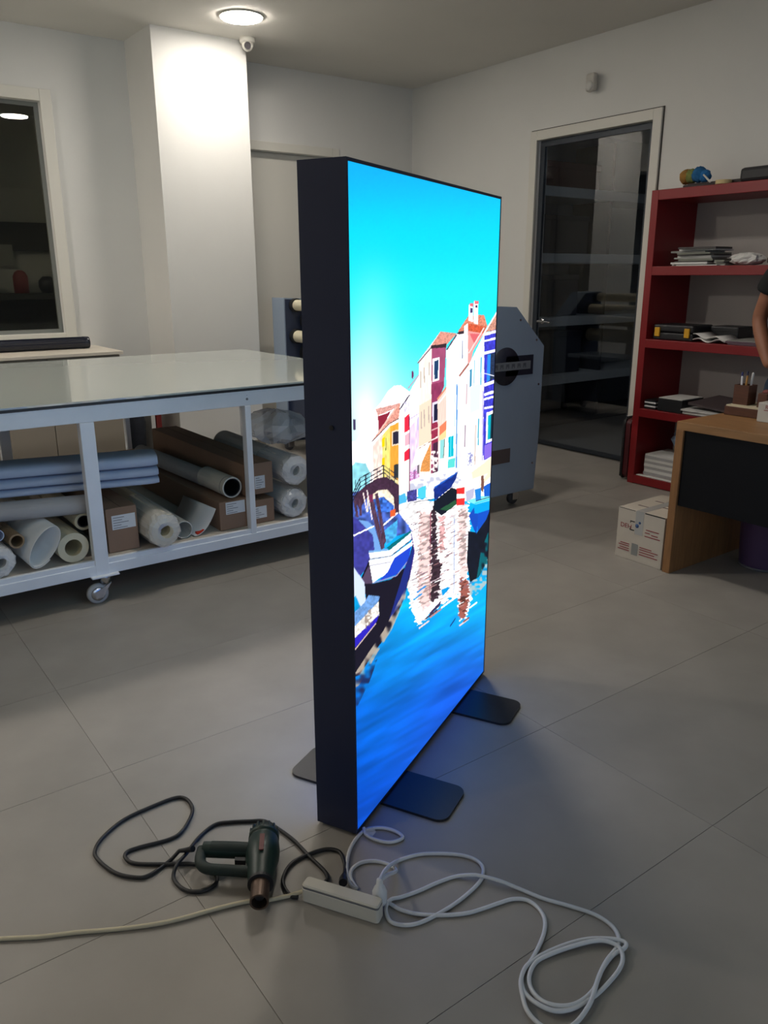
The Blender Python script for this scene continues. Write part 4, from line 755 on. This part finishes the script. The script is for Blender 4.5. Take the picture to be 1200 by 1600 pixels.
# lower shelf
z_ = .566
t2 = thing('disc_stack', 'short stack of black disc cases at left of low shelf', 'case', (-3.46, 5.0, z_))
for k in range(5): link('disc_case', MB().bbox((-3.525, 4.945, z_+.0135*k+.0002), (-3.43, 5.08, z_+.0135*k+.0105), .001), M_dark if k % 2 == 0 else M_label, t2)
bk = thing('box_file', 'black box file with pale top edge on low shelf', 'box', (-3.31, 5.05, z_)); link('body', MB().bbox((-3.41, 4.94, z_), (-3.215, 5.2, z_+.09), .003), M_dark, bk); link('paper_edge', MB().box((-3.405, 4.942, z_+.0902), (-3.22, 5.19, z_+.0955)), M_paper, bk)
stack('paper_stack', 'white loose papers on low red shelf beside box file', -3.2, -2.88, 4.93, 5.2, z_, [.006, .012, .008, .01], [M_paper], seed=11, jit=.015)
o = link('dark_folder', MB().obox((-2.93, 5.09, z_+.078), (.235, -.03, -.010), (.03, .14, .016), (0, 0, .008)), mat('grey_brown_folder', (74, 64, 66), .6)); tag(o, 'wide dark folder lying on the loose papers', 'folder')
# bottom shelf
z_ = .066
stack('paper_stack', 'tall stack of white paper at the bottom of red shelf', -3.5, -3.25, 4.975, 5.25, z_, [.008, .02, .02, .02, .02, .02, .02, .02, .012], [M_paper, M_paperg], seed=12, jit=.003)
o = link('paper_sheet', MB().bbox((-3.53, 4.93, z_), (-3.22, 4.965, z_+.006), .001), M_paper); tag(o, 'white sheet along the bottom shelf edge', 'paper')
stack('paper_stack', 'short stack of blue-edged paper behind tall paper stack', -3.24, -3.0, 4.98, 5.25, z_, [.05, .05, .05, .012, .02], [M_paperg, M_paper, M_paperb], seed=13, jit=.004)
crumple('plastic_bag', 'crumpled pale blue bag on the bottom shelf papers', (-3.2, 5.12, .262), .17, .11, .085, mat('pale_blue_bag', (120, 140, 165), .5, var=.25, scale=14), 'bag', 15)
# dark red case leaning between shelf and door
b0 = thing('portfolio_case', 'slim dark red case with black edge beside red shelf', 'case', (-3.66, 5.1, 0))
pts = []
for (cy, cz, a0) in [(5.27, .42, 0), (5.0, .42, 90), (5.0, .06, 180), (5.27, .06, 270)]:
    for k in range(6): a = math.radians(a0+18*k); pts.append((-3.68, cy+.05*math.cos(a), cz+.05*math.sin(a)))
link('body', MB().prism(pts, (.05, 0, 0)), mat('dark_maroon', (74, 20, 26), .5), b0)
link('edge_piping', MB().tube([(-3.683, p_[1], max(p_[2], .018)) for p_ in pts]+[(-3.683, pts[0][1], pts[0][2])], .012, n=8, res=2), M_dark, b0)

# ------------------------------------------------------------------ desk
DX0, DX1, DY0, DY1, DZ = -2.295, -.75, 3.50, 4.28, .80
t = thing('desk', 'oak desk with waterfall side and black front panel', 'desk', ((DX0+DX1)/2, (DY0+DY1)/2, 0))
link('desktop', MB().bbox((DX0, DY0, DZ-.042), (DX1, DY1, DZ), .002), M_woodtop, t)
link('side_panel', MB().bbox((DX0, DY0, 0), (DX0+.042, DY1, DZ-.042), .002), M_wood, t); link('side_panel', MB().bbox((DX1-.042, DY0, 0), (DX1, DY1, DZ-.042), .002), M_wood, t)
link('modesty_panel', MB().bbox((DX0+.042, DY0+.012, .37), (DX1-.042, DY0+.03, DZ-.042), .002), M_navy, t)
# white carton beside the desk
bx0, bx1, by0, by1, bh = -2.605, -2.31, 3.51, 3.90, .285
t = thing('white_carton', 'white carton with red lettering on floor beside desk', 'box', ((bx0+bx1)/2, (by0+by1)/2, 0))
M_wc = mat('white_carton_board', (190, 182, 170), .75, var=.03)
b = link('carton', MB().bbox((bx0, by0, 0), (bx1, by1, bh), .003), M_wc, t)
link('flap_gap', MB().box((bx0+.004, by0-.0006, bh-.004), (bx0+.11, by0+.004, bh-.001)).box((bx0+.17, by0-.0006, bh-.005), (bx1-.002, by0+.004, bh)), M_dark, b)
link('tape', MB().box((bx0+.115, by0-.001, bh-.13), (bx0+.165, by0, bh)).box((bx0+.115, by0, bh), (bx0+.165, by1, bh+.001)), mat('clear_tape', (172, 172, 170), .25), b)
link('lettering', text_on(MB(), 'DEH', .036, (bx0+.02, by0-.0012, bh-.108), (1.05, 0, 0), (0, 0, 1)), M_redink, b)
link('bracket_mark', MB().box((bx0+.083, by0-.0015, bh-.066), (bx0+.112, by0-.0005, bh-.061)).box((bx0+.083, by0-.0015, bh-.114), (bx0+.112, by0-.0005, bh-.109)).box((bx0+.083, by0-.0015, bh-.074), (bx0+.0855, by0-.0005, bh-.061)).box((bx0+.083, by0-.0015, bh-.114), (bx0+.0855, by0-.0005, bh-.10)), M_dark, b)
link('blue_mark', MB().lathe((bx0+.128, by0-.0012, bh-.082), [(0, 0), (.011, 0), (.011, -.001), (0, -.001)], axis=(0, 1, 0)).lathe((bx0+.143, by0-.0012, bh-.062), [(0, 0), (.007, 0), (.007, -.001), (0, -.001)], axis=(0, 1, 0)), mat('blue_ink', (62, 92, 140), .6), b)
tx = MB()
for (xa, xb, zz_) in [(.185, .265, .09), (.18, .21, .106), (.22, .26, .112), (.18, .275, .126), (.03, .088, .196), (.02, .088, .208), (.028, .088, .222), (.016, .09, .234), (.155, .23, .196), (.155, .27, .208), (.155, .25, .222), (.155, .27, .236)]:
    tx.box((bx0+xa, by0-.0015, bh-zz_-.0022), (bx0+xb, by0-.0005, bh-zz_+.0022))
link('small_print', tx, M_redink, b)
link('grey_stamp', MB().bbox((bx0+.104, by0-.0015, .035), (bx0+.144, by0-.0004, .1), .0005), mat('grey_stamp_ink', (132, 134, 132), .7), b)
tp = MB()
for (xa, ya, L_) in [(.05, .10, .1), (.16, .16, .08), (.12, .2, .06), (.06, .24, .12)]: tp.box((bx0+xa, by0+ya, bh), (bx0+xa+L_, by0+ya+.012, bh+.0008))
link('top_print', tp, mat('mauve_print', (120, 104, 104), .7), b)
# waste bin under the desk
c = V3(-2.03, 4.02, 0); t = thing('waste_bin', 'translucent purple waste bin under the desk', 'bin', c)
link('body', MB().lathe(c, [(0, .004), (.118, .004), (.122, .02), (.138, .28), (.142, .285), (.138, .285), (.118, .024), (0, .02)], n=36), mat('purple_plastic', (88, 66, 100), .45), t)
link('foot_ring', MB().lathe(c, [(.1, 0), (.124, 0), (.124, .012), (.1, .012), (.1, 0)], n=36), mat('grey_plastic', (110, 108, 112), .5), t)
# desk things
z_ = DZ+.0005; M_walnut = mat('walnut_wood', (86, 50, 34), .5, var=.2, scale=14, stretch=(1, 1, 6))
t = thing('desk_organiser', 'brown wooden desk organiser tray with card slot', 'organiser', (-2.16, 3.97, z_))
ox0, ox1, oy0, oy1 = -2.27, -2.06, 3.87, 4.07
link('tray', MB().bbox((ox0, oy0, z_), (ox1, oy1, z_+.045), .003), M_walnut, t); link('note_paper', MB().box((ox0+.006, oy0+.004, z_+.0452), (ox1-.004, oy1-.004, z_+.052)), M_cream, t)
zz2 = z_+.0525
t = thing('pen_cup', 'square brown wooden pen cup standing on organiser', 'cup', (-2.215, 3.96, zz2))
a0, a1, b0_, b1 = -2.255, -2.175, 3.915, 3.995; cup = MB()
for A_, B_ in [((a0, b0_), (a1, b0_+.007)), ((a0, b1-.007), (a1, b1)), ((a0, b0_+.007), (a0+.007, b1-.007)), ((a1-.007, b0_+.007), (a1, b1-.007))]: cup.box((A_[0], A_[1], zz2), (B_[0], B_[1], zz2+.1))
link('wall', cup, M_walnut, t); link('bottom', MB().box((a0+.007, b0_+.007, zz2), (a1-.007, b1-.007, zz2+.007)), M_walnut, t)
for k, (dx, dy, lx, L_, rgb, lb_) in enumerate([(-.016, .0, -.012, .155, (28, 34, 90), 'dark blue pen leaning left in the pen cup'), (-.006, .012, .0, .16, (24, 26, 60), 'navy pen upright in the pen cup'), (.004, -.01, .004, .14, (170, 120, 50), 'ochre pencil in the pen cup'), (.014, .01, .012, .155, (200, 200, 200), 'white pen leaning right in the pen cup'), (-.012, -.014, -.006, .135, (216, 216, 220), 'short white pen in the pen cup')]):
    pb = V3(-2.215+dx, 3.955+dy, zz2+.0078); o = link('pen', MB().cyl(pb, pb+V3(lx, 0, L_), .0055, n=10, prof=[(0, .002), (.05, .0055), (.98, .0055), (1, .003)]), mat('pen_%d' % k, rgb, .4)); tag(o, lb_, 'pen', 'pens in the cup')
o = link('stapler', MB().bbox((-2.165, 4.0, zz2), (-2.115, 4.06, zz2+.055), .006).bbox((-2.163, 3.995, zz2+.025), (-2.117, 4.0, zz2+.033), .001), M_dark); tag(o, 'small black holder between the wooden cups', 'holder')
t = thing('clip_cup', 'low brown wooden cup holding something pink', 'cup', (-2.085, 3.94, zz2))
link('wall', MB().bbox((-2.115, 3.90, zz2), (-2.066, 3.98, zz2+.072), .003), M_walnut, t); link('pink_pad', MB().lathe((-2.09, 3.94, zz2+.072), [(0, .016), (.012, .015), (.02, .01), (.023, 0), (0, 0)], n=20), mat('dull_pink', (130, 70, 66), .7), t)
t = thing('note_box', 'white box with red print on the desk edge', 'box', (-1.94, 3.84, z_))
link('body', MB().bbox((-2.052, 3.80, z_), (-1.85, 3.93, z_+.095), .003), mat('white_note_box', (196, 192, 184), .6), t)
link('print', text_on(MB().box((-2.02, 3.7985, z_+.058), (-1.88, 3.7995, z_+.061)), 'RE', .025, (-2.015, 3.7988, z_+.068), (1, 0, 0), (0, 0, 1)), M_redink, t)
# things glimpsed in the room beyond the window
o = link('annex_shelf', MB().bbox((-8.98, -.6, 1.28), (-8.6, 2.9, 1.34), .005).box((-8.98, -.6, .0), (-8.94, 2.9, 1.28)).box((-8.98, -.6, 1.75), (-8.93, 2.9, 2.02)), mat('annex_dark', (38, 40, 38), .7)); tag(o, 'dark wall shelf in the room beyond the window', 'shelf')
q = atx(10, 400, -8.9); o = link('wall_notice', MB().box((-8.93, q[1]-.12, q[2]-.09), (-8.925, q[1]+.07, q[2]+.11)), mat('dim_notice', (120, 120, 112), .8)); tag(o, 'pale sheet pinned on the wall beyond the window', 'notice')
q = atx(42, 515, -8.75); o = link('red_cylinder', MB().lathe((-8.75, q[1], 1.341), [(0, 0), (.07, 0), (.07, .16), (.05, .2), (.02, .22), (0, .22)], n=20), mat('annex_red', (120, 50, 50), .6)); tag(o, 'dull red bottle on the shelf beyond the window', 'bottle')
for k, dx in enumerate((-.3, .25)):
    o = link('dark_pot', MB().lathe((-8.75, q[1]+dx, 1.341), [(0, 0), (.06, 0), (.085, .06), (.08, .12), (.04, .16), (0, .16)], n=20), M_dark); tag(o, ['round dark pot left of the red bottle beyond the window', 'round dark pot right of the red bottle beyond the window'][k], 'pot')

# ------------------------------------------------------------------ floor: heat gun, socket strip, cables
G = lambda x, y, z=.006: atz(x, y, z)
hg = thing('heat_gun', 'dark green heat gun lying on its side with black cord', 'heat gun', G(400, 1350, 0))
rear, tip = G(413, 1300, .047), G(405, 1410, .045); L_ = np.linalg.norm(tip-rear)
link('body', MB().cyl(rear, rear+(tip-rear)*.76, .04, n=28, prof=[(0, .026), (.02, .034), (.09, .040), (.16, .041), (.165, .038), (.22, .041), (.4, .0445), (.55, .043), (.7, .037), (.9, .0335), (1, .031)]), M_green, hg)
bd = link('vent_cap', MB().cyl(rear-(tip-rear)*.03, rear+(tip-rear)*.1, .036, n=28, prof=[(0, .022), (.2, .03), (.25, .034), (1, .0405)]), M_greend, hg)
dax = (tip-rear)/L_; a_ = np.cross(dax, (0, 0, 1.)); a_ /= np.linalg.norm(a_); b_ = np.cross(a_, dax)
for k in range(16):
    an = 2*math.pi*k/16; c_ = rear+dax*L_*.05+(a_*math.cos(an)+b_*math.sin(an))*.0375
    link('vent_rib', MB().obox(c_, dax*L_*.045, (a_*math.cos(an)+b_*math.sin(an))*.003, np.cross(dax, a_*math.cos(an)+b_*math.sin(an))*.0025), M_greend, bd)
nz = link('nozzle', MB().pipe(rear+(tip-rear)*.72, tip, .0235, .019), mat('scorched_brass', (98, 82, 72), .42, metal=.7, var=.3, scale=30), hg)
link('nozzle_collar', MB().pipe(rear+(tip-rear)*.735, rear+(tip-rear)*.77, .0325, .0236), M_dark, hg)
link('heater_core', MB().cyl(rear+(tip-rear)*.74, rear+(tip-rear)*.93, .012, n=14), M_dark, nz)
h0, h1, h2, h3 = G(402, 1330, .045), G(318, 1327, .045), G(318, 1357, .04), G(400, 1363, .04)
link('handle', MB().tube([h0, (h0+h1)/2, h1], .0205, n=14), M_green, hg)
link('grip_panel', MB().tube([h0*.85+h1*.15+V3(0, 0, .004), (h0+h1)/2+V3(0, 0, .005), h0*.15+h1*.85+V3(0, 0, .004)], .0185, n=14), M_greend, hg)
link('knuckle_guard', MB().tube([h1+(h1-h0)*.02, h1*.7+h2*.3+(h1-h0)*.05, (h1+h2)/2+(h1-h0)*.06, h1*.2+h2*.8+(h1-h0)*.04, h2+(h3-h2)*.1, (h2+h3)/2, h3], .0145, n=12), M_greend, hg)
link('trigger', MB().obox(h0*.7+h1*.3+(h3-h0)*.5, (h1-h0)/np.linalg.norm(h1-h0)*.014, (h3-h0)/np.linalg.norm(h3-h0)*.006, V3(0, 0, .007)), M_dark, hg)
link('red_badge', MB().obox(rear+(tip-rear)*.36+b_*.0435+a_*.0, dax*.03, a_*.006, b_*.0015), mat('faded_red', (96, 36, 36), .5), hg)
cordpx = [(280, 1329.5), (264, 1346), (234, 1367), (213, 1371), (180, 1364), (153, 1343), (148.5, 1328), (162, 1307), (195, 1280), (240, 1259), (272, 1247), (288, 1247), (298, 1256), (300, 1271), (285, 1298), (264, 1311.5), (219, 1323.5), (199, 1331), (196, 1340), (210, 1349), (255, 1350.5), (300, 1350), (328, 1356), (339, 1370), (334.5, 1383.5), (312, 1393), (288, 1390), (271.5, 1373), (276, 1352), (291, 1334), (312, 1307), (336, 1288.5), (360, 1284.5), (390, 1283), (414, 1283), (435, 1295), (459, 1313), (482, 1337), (505, 1359), (512, 1372), (506, 1380)]
zs = [.02 if k == 0 else .006 for k in range(len(cordpx))]
for k in (21, 22): zs[k] = .006
for k in (28, 29): zs[k] = .018
cp = [G(x, y, z_) for (x, y), z_ in zip(cordpx, zs)]
link('strain_relief', MB().tube([h1+(h1-h0)*.2, G(292, 1328, .03), G(280, 1329.5, .02)], .0085, taper=lambda t_: 1-.35*t_), M_dark, hg)
link('cord', MB().tube(cp, .0052), M_cable_b, hg)
cp2 = [G(x, y, .0065) for x, y in [(466, 1402), (455, 1400), (444, 1386), (443, 1370), (457, 1348), (488, 1332.5), (511, 1327), (530, 1331), (538, 1347), (539, 1360)]]+[G(536, 1372, .02)]
link('cord', MB().tube(cp2, .0052), M_cable_b, hg)
# socket strip
F0, F1 = atz(471, 1409), atz(591, 1446.5); u_ = (F1-F0)/np.linalg.norm(F1-F0); SL = np.linalg.norm(F1-F0); w_ = np.array([-u_[1], u_[0], 0]); SW, SH = .036, .052
if w_@V3(-1, 0, 0) < 0: w_ = -w_
def sb(a, b, z): return F0+u_*a+w_*b+V3(0, 0, z)
ps = thing('socket_strip', 'white multi-socket power strip on the floor', 'power strip', sb(SL/2, SW/2, 0))
def rbox(a0, a1, b0, b1, z0, z1, r_, n=4):
    pts = []
    for (ca, cb, st_) in [(a1-r_, b1-r_, 0), (a0+r_, b1-r_, 90), (a0+r_, b0+r_, 180), (a1-r_, b0+r_, 270)]:
        for k in range(n+1): an = math.radians(st_+90*k/n); pts.append((ca+r_*math.cos(an), cb+r_*math.sin(an)))
    R = []
    ctr = ((a0+a1)/2, (b0+b1)/2); hh = (z1-z0); e_ = .003
    for z_, s_ in [(z0, .985), (z0+e_, 1), (z1-e_, 1), (z1, .975)]: R.append([sb(ctr[0]+(p_[0]-ctr[0])*(s_ if s_ == 1 else 1-e_*.8/((a1-a0)/2)), ctr[1]+(p_[1]-ctr[1])*(1 if s_ == 1 else 1-e_*.8/((b1-b0)/2)), z_) for p_ in pts])
    return MB().rings(R, smooth=False)
M_strip = mat('ivory_plastic', (206, 202, 190), .45, var=.03)
link('base', rbox(0, SL, 0, SW, .001, .042, .008), M_strip, ps); link('cover', rbox(.0008, SL-.0008, .0008, SW-.0008, .0432, SH, .008), M_strip, ps)
link('seam', rbox(.001, SL-.001, .001, SW-.001, .0415, .0436, .008), M_ink, ps)
for k in range(3):
    c_ = sb(.035+k*.055, SW-.0005, .026); so = link('socket', MB().lathe(c_, [(.013, 0), (.0185, 0), (.0185, .0015), (.013, .0015), (.013, 0)], n=24, axis=tuple(w_)), M_strip, ps)
    for s_ in (-1, 1): link('hole', MB().cyl(c_+u_*s_*.007+w_*.0006, c_+u_*s_*.007+w_*.0012, .0025, n=10), M_dark, so)
pb = sb(.105, SW+.0, .03)
link('black_plug', MB().cyl(G(535, 1381, .03)+w_*.004, G(537, 1366, .022), .011, n=14, prof=[(0, .011), (.4, .011), (.6, .009), (1, .005)]), M_dark, hg)
# cream lead
cw = [(-190, 1482), (-60, 1472), (0, 1467), (60, 1464), (120, 1457), (180, 1452), (240, 1444.5), (288, 1434), (330, 1422), (384, 1409), (420, 1406), (450, 1400), (470, 1394)]
link('mains_lead', MB().tube([G(x, y, .007 if x > 200 else .006) for x, y in cw[:-1]]+[sb(-.001, SW/2, .018)], .0052), M_cable_c, ps)
# white cable of the lightbox with plug
pc = thing('power_cable', 'long white power cable looping over floor beside socket strip', 'cable', G(760, 1430, 0))
plug_c = sb(SL-.019, SW+.0205, .016)
link('plug', MB().lathe(plug_c, [(0, 0), (.0175, 0), (.0185, .008), (.0185, .03), (.014, .042), (.009, .05), (.0075, .066), (0, .066)], n=24), M_cable_w, pc)
pt0 = plug_c+V3(0, 0, .062)
cb1 = [pt0, G(606, 1367, .05), G(619, 1360.5, .022)]+[G(x, y, .0055) for x, y in [(610, 1352), (587, 1345.5), (564.7, 1347.8), (550.5, 1357.8), (547.7, 1370.5), (553, 1382), (557, 1388), (550, 1385), (543, 1370), (542, 1348), (547.7, 1325), (560, 1306), (573, 1296), (596, 1293.4), (618, 1299), (629, 1309), (610, 1316), (587, 1312), (572, 1304)]]+[lb(.03, .007, .012)]
ca1 = [pt0+V3(0, 0, .001), G(600, 1362, .06), G(611, 1351, .03)]+[G(x, y, .0055) for x, y in [(624, 1344), (650, 1336), (675, 1333.7), (712, 1335), (737.5, 1340.8), (752, 1351), (755, 1365), (746, 1382), (717.7, 1407), (683.7, 1428.6), (655, 1442), (632.7, 1445.6), (612, 1441), (604, 1428), (604, 1414), (612, 1405)]]
da = [(627, 1401.7), (655, 1391.8), (683.7, 1379), (712, 1369.5), (737.5, 1367), (753, 1369), (780, 1376), (812, 1389), (849, 1404), (887, 1414.7), (927, 1428), (953, 1444), (965, 1460), (966, 1477), (948, 1501), (935, 1528), (927, 1555), (919, 1573), (903, 1595), (884, 1608), (860, 1609), (839, 1597), (823, 1578), (816, 1554), (814, 1530), (824, 1508), (849, 1491), (887, 1475), (921, 1467), (956, 1467), (976, 1472), (976, 1481), (956, 1494), (938, 1520), (927, 1547), (903, 1567), (876, 1572), (849, 1565), (831, 1547), (827, 1525), (837, 1504), (860, 1491), (900, 1477), (938, 1469.5), (965, 1478), (973, 1496), (966, 1517), (940, 1547), (919, 1563), (892, 1577), (865, 1579), (839, 1568), (821, 1552), (815, 1534), (818, 1517), (833, 1496), (849, 1461), (851, 1437), (841, 1419), (823, 1406.5), (801, 1405), (780, 1411), (754, 1420), (729, 1427), (695, 1430), (655, 1428.6), (626, 1421.5), (608, 1411)]
zz_ = [.0055+(.007*(.5+.5*math.sin(k*.9)) if 12 < k < 56 else 0) for k in range(len(da))]; zz_[4] = zz_[5] = zz_[6] = .015
link('cord', MB().tube(cb1, .005), M_cable_w, pc); link('cord', MB().tube(ca1+[G(x, y, z_) for (x, y), z_ in zip(da, zz_)], .005), M_cable_w, pc)
link('clear_tape', MB().add([G(570, 1300, .012), G(582, 1292, .02), G(588, 1300, .012), G(578, 1311, .004)], [(0, 1, 2, 3)]), M_wrap, pc)

# ------------------------------------------------------------------ person behind the desk (mostly outside the frame)
PX, PY = -2.245, 4.60
pe = thing('person', 'person in black t-shirt and blue jeans standing behind desk, elbow out', 'person', (PX, PY, 0))
def skin(name, joints, edges, m_, root=0, sub=2, parent=pe):
    base = wloc(parent); me = bpy.data.meshes.new(name)
    me.from_pydata([(j[0]-base.x, j[1]-base.y, j[2]-base.z) for j in joints], edges, [])
    o_ = bpy.data.objects.new(name, me); COL.objects.link(o_); o_.parent = parent; me.materials.append(m_)
    o_.modifiers.new('skin', 'SKIN').use_smooth_shade = True
    for k, j in enumerate(joints):
        sv = me.skin_vertices[0].data[k]; sv.radius = (j[3], j[4] if len(j) > 4 else j[3]); sv.use_root = (k == root)
    sm = o_.modifiers.new('sub', 'SUBSURF'); sm.levels = sub; sm.render_levels = sub
    return o_
M_skin = mat('skin_tone', (150, 98, 72), .55, var=.06, scale=20)
M_tee = mat('black_jersey', (20, 23, 24), .9, var=.1, scale=30); M_jean = mat('dark_blue_denim', (34, 52, 72), .9, var=.15, scale=60)
ELB = (-2.562, PY+.02, 1.245); SHO = (PX-.215, PY, 1.535); WR = (-2.392, PY-.10, .985)
LSH = (PX+.215, PY, 1.535); LEL = (PX+.31, PY-.04, 1.23); LWR = (PX+.26, PY-.22, 1.02)
# body: one continuous figure under the clothes
J = [(PX, PY, .98, .13, .10), (PX, PY, 1.2, .125, .095), (PX, PY, 1.42, .15, .10), (PX, PY-.005, 1.575, .065, .06), (PX, PY-.015, 1.66, .055, .055),
     (*SHO, .06), (SHO[0]*.5+ELB[0]*.5, SHO[1]*.5+ELB[1]*.5, (SHO[2]+ELB[2])/2, .052), (*ELB, .044), (ELB[0]*.5+WR[0]*.5-.006, ELB[1]*.5+WR[1]*.5, (ELB[2]+WR[2])/2, .043), (*WR, .029),
     (*LSH, .06), ((LSH[0]+LEL[0])/2, (LSH[1]+LEL[1])/2, (LSH[2]+LEL[2])/2, .052), (*LEL, .044), ((LEL[0]+LWR[0])/2, (LEL[1]+LWR[1])/2, (LEL[2]+LWR[2])/2, .042), (*LWR, .029),
     (PX-.1, PY, .9, .088), (PX-.105, PY-.01, .52, .062), (PX-.11, PY+.01, .3, .056), (PX-.11, PY+.01, .09, .038),
     (PX+.1, PY, .9, .088), (PX+.105, PY-.01, .52, .062), (PX+.11, PY+.01, .3, .056), (PX+.11, PY+.01, .09, .038)]
Eg = [(0, 1), (1, 2), (2, 3), (3, 4), (2, 5), (5, 6), (6, 7), (7, 8), (8, 9), (2, 10), (10, 11), (11, 12), (12, 13), (13, 14), (0, 15), (15, 16), (16, 17), (17, 18), (0, 19), (19, 20), (20, 21), (21, 22)]
body = skin('body', J, Eg, M_skin)
skin('t_shirt', [(PX, PY, .93, .17, .125), (PX, PY, 1.2, .155, .12), (PX, PY, 1.42, .178, .125), (PX, PY, 1.56, .085, .08), (SHO[0], SHO[1], SHO[2], .085), (SHO[0]*.62+ELB[0]*.38, PY+.006, SHO[2]*.62+ELB[2]*.38, .086), (SHO[0]*.48+ELB[0]*.52, PY+.008, SHO[2]*.48+ELB[2]*.52, .084), (LSH[0], LSH[1], LSH[2], .085), (LSH[0]*.62+LEL[0]*.38, PY-.015, LSH[2]*.62+LEL[2]*.38, .078), (LSH[0]*.48+LEL[0]*.52, PY-.02, LSH[2]*.48+LEL[2]*.52, .076)], [(0, 1), (1, 2), (2, 3), (2, 4), (4, 5), (5, 6), (2, 7), (7, 8), (8, 9)], M_tee)
skin('jeans', [(PX, PY, 1.0, .168, .12), (PX, PY, .92, .18, .13), (PX-.115, PY, .83, .118), (PX-.11, PY-.01, .52, .085), (PX-.112, PY+.01, .28, .075), (PX-.112, PY+.01, .07, .07), (PX+.115, PY, .83, .118), (PX+.11, PY-.01, .52, .085), (PX+.112, PY+.01, .28, .075), (PX+.112, PY+.01, .07, .07)], [(0, 1), (1, 2), (2, 3), (3, 4), (4, 5), (1, 6), (6, 7), (7, 8), (8, 9)], M_jean)
for s_ in (-1, 1):
    xx = PX+s_*.112; R = []
    for yy, wx, h_ in [(PY+.085, .028, .05), (PY+.06, .04, .075), (PY, .042, .085), (PY-.08, .046, .06), (PY-.14, .044, .045), (PY-.185, .025, .03)]:
        R.append([(xx+wx*math.cos(a), yy, .002+h_*.5+h_*.5*math.sin(a)) for a in [2*math.pi*i/14 for i in range(14)]])
    link('shoe', MB().rings(R), M_dark, pe)
# hands
def hand(wr, dirv, side):
    d = np.array(dirv, float); d /= np.linalg.norm(d); s_ = np.cross(d, (0, -1., .2)); s_ /= np.linalg.norm(s_); up_ = np.cross(s_, d); w0 = np.array(wr, float)
    J_ = [(*(w0), .026, .024), (*(w0+d*.055), .04, .018), (*(w0+d*.09), .042, .016)]; E_ = [(0, 1), (1, 2)]
    for k, (o_, L_) in enumerate([(-.03, .075), (-.01, .088), (.01, .082), (.028, .062)]):
        b0 = w0+d*.095+s_*o_; i0 = len(J_); J_ += [(*b0, .0095), (*(b0+d*L_*.45-up_*.006), .009), (*(b0+d*L_*.78-up_*.02), .0085), (*(b0+d*L_*.95-up_*.035), .007)]; E_ += [(2, i0), (i0, i0+1), (i0+1, i0+2), (i0+2, i0+3)]
    i0 = len(J_); b0 = w0+d*.03-s_*.035*side; J_ += [(*b0, .013), (*(b0+d*.035-s_*.025*side), .011), (*(b0+d*.065-s_*.03*side), .009)]; E_ += [(1, i0), (i0, i0+1), (i0+1, i0+2)]
    skin('hand', J_, E_, M_skin)
hand(WR, (.8, .25, -.6), 1); hand(LWR, (-.3, -.45, -.6), -1)
# head
hc = V3(PX, PY-.03, 1.79); R = []
for k in range(15):
    ph = math.pi*k/14; cz = -math.cos(ph)
    rx = .078*math.sin(ph)**.75*(1-.16*max(0, -cz)); ry = .098*math.sin(ph)**.75*(1-.1*max(0, -cz))
    R.append([hc+V3(math.cos(a)*rx, math.sin(a)*ry-(.012 if cz < -.2 else 0), cz*.122) for a in [2*math.pi*i/24 for i in range(24)]])
hd_ = link('head', MB().rings(R), M_skin, pe)
link('nose', MB().cyl(hc+V3(0, -.09, .012), hc+V3(0, -.118, -.03), .009, .016, n=12), M_skin, hd_)
link('mouth', MB().obox(hc+V3(0, -.103, -.062), (.024, 0, 0), (0, .006, 0), (0, 0, .005)), mat('lip_tone', (120, 64, 58), .5), hd_)
for s_ in (-1, 1):
    link('ear', MB().lathe(hc+V3(s_*.077, 0, -.005), [(.001, -.008), (.024, -.004), (.03, .004), (.02, .01), (.001, .01)], n=16, axis=(s_, 0, 0)), M_skin, hd_)
    link('eye', MB().lathe(hc+V3(s_*.031, -.088, .008), [(.013*math.sin(a*math.pi/8), -.013*math.cos(a*math.pi/8)) for a in range(9)], n=14), mat('eye_white', (210, 206, 200), .3), hd_)
    link('iris', MB().lathe(hc+V3(s_*.031, -.0995, .008), [(0, 0), (.006, 0), (.005, -.003), (0, -.003)], n=14, axis=(0, 1, 0)), M_dark, hd_)
    link('eyebrow', MB().obox(hc+V3(s_*.031, -.094, .034), (.018, 0, s_*-.002), (0, .004, 0), (0, 0, .003)), M_dark, hd_)
R = []
for k in range(9):
    ph = math.pi*(.42+.58*k/8); cz = -math.cos(ph); R.append([hc+V3(math.cos(a)*.086*math.sin(ph)**.75, max(math.sin(a)*.106*math.sin(ph)**.75, -.075 if cz < .45 else -9)+.008, cz*.13+.002) for a in [2*math.pi*i/24 for i in range(24)]])
link('hair', MB().rings(R), mat('dark_hair', (28, 24, 22), .8, bump=.4, bscale=200), pe)
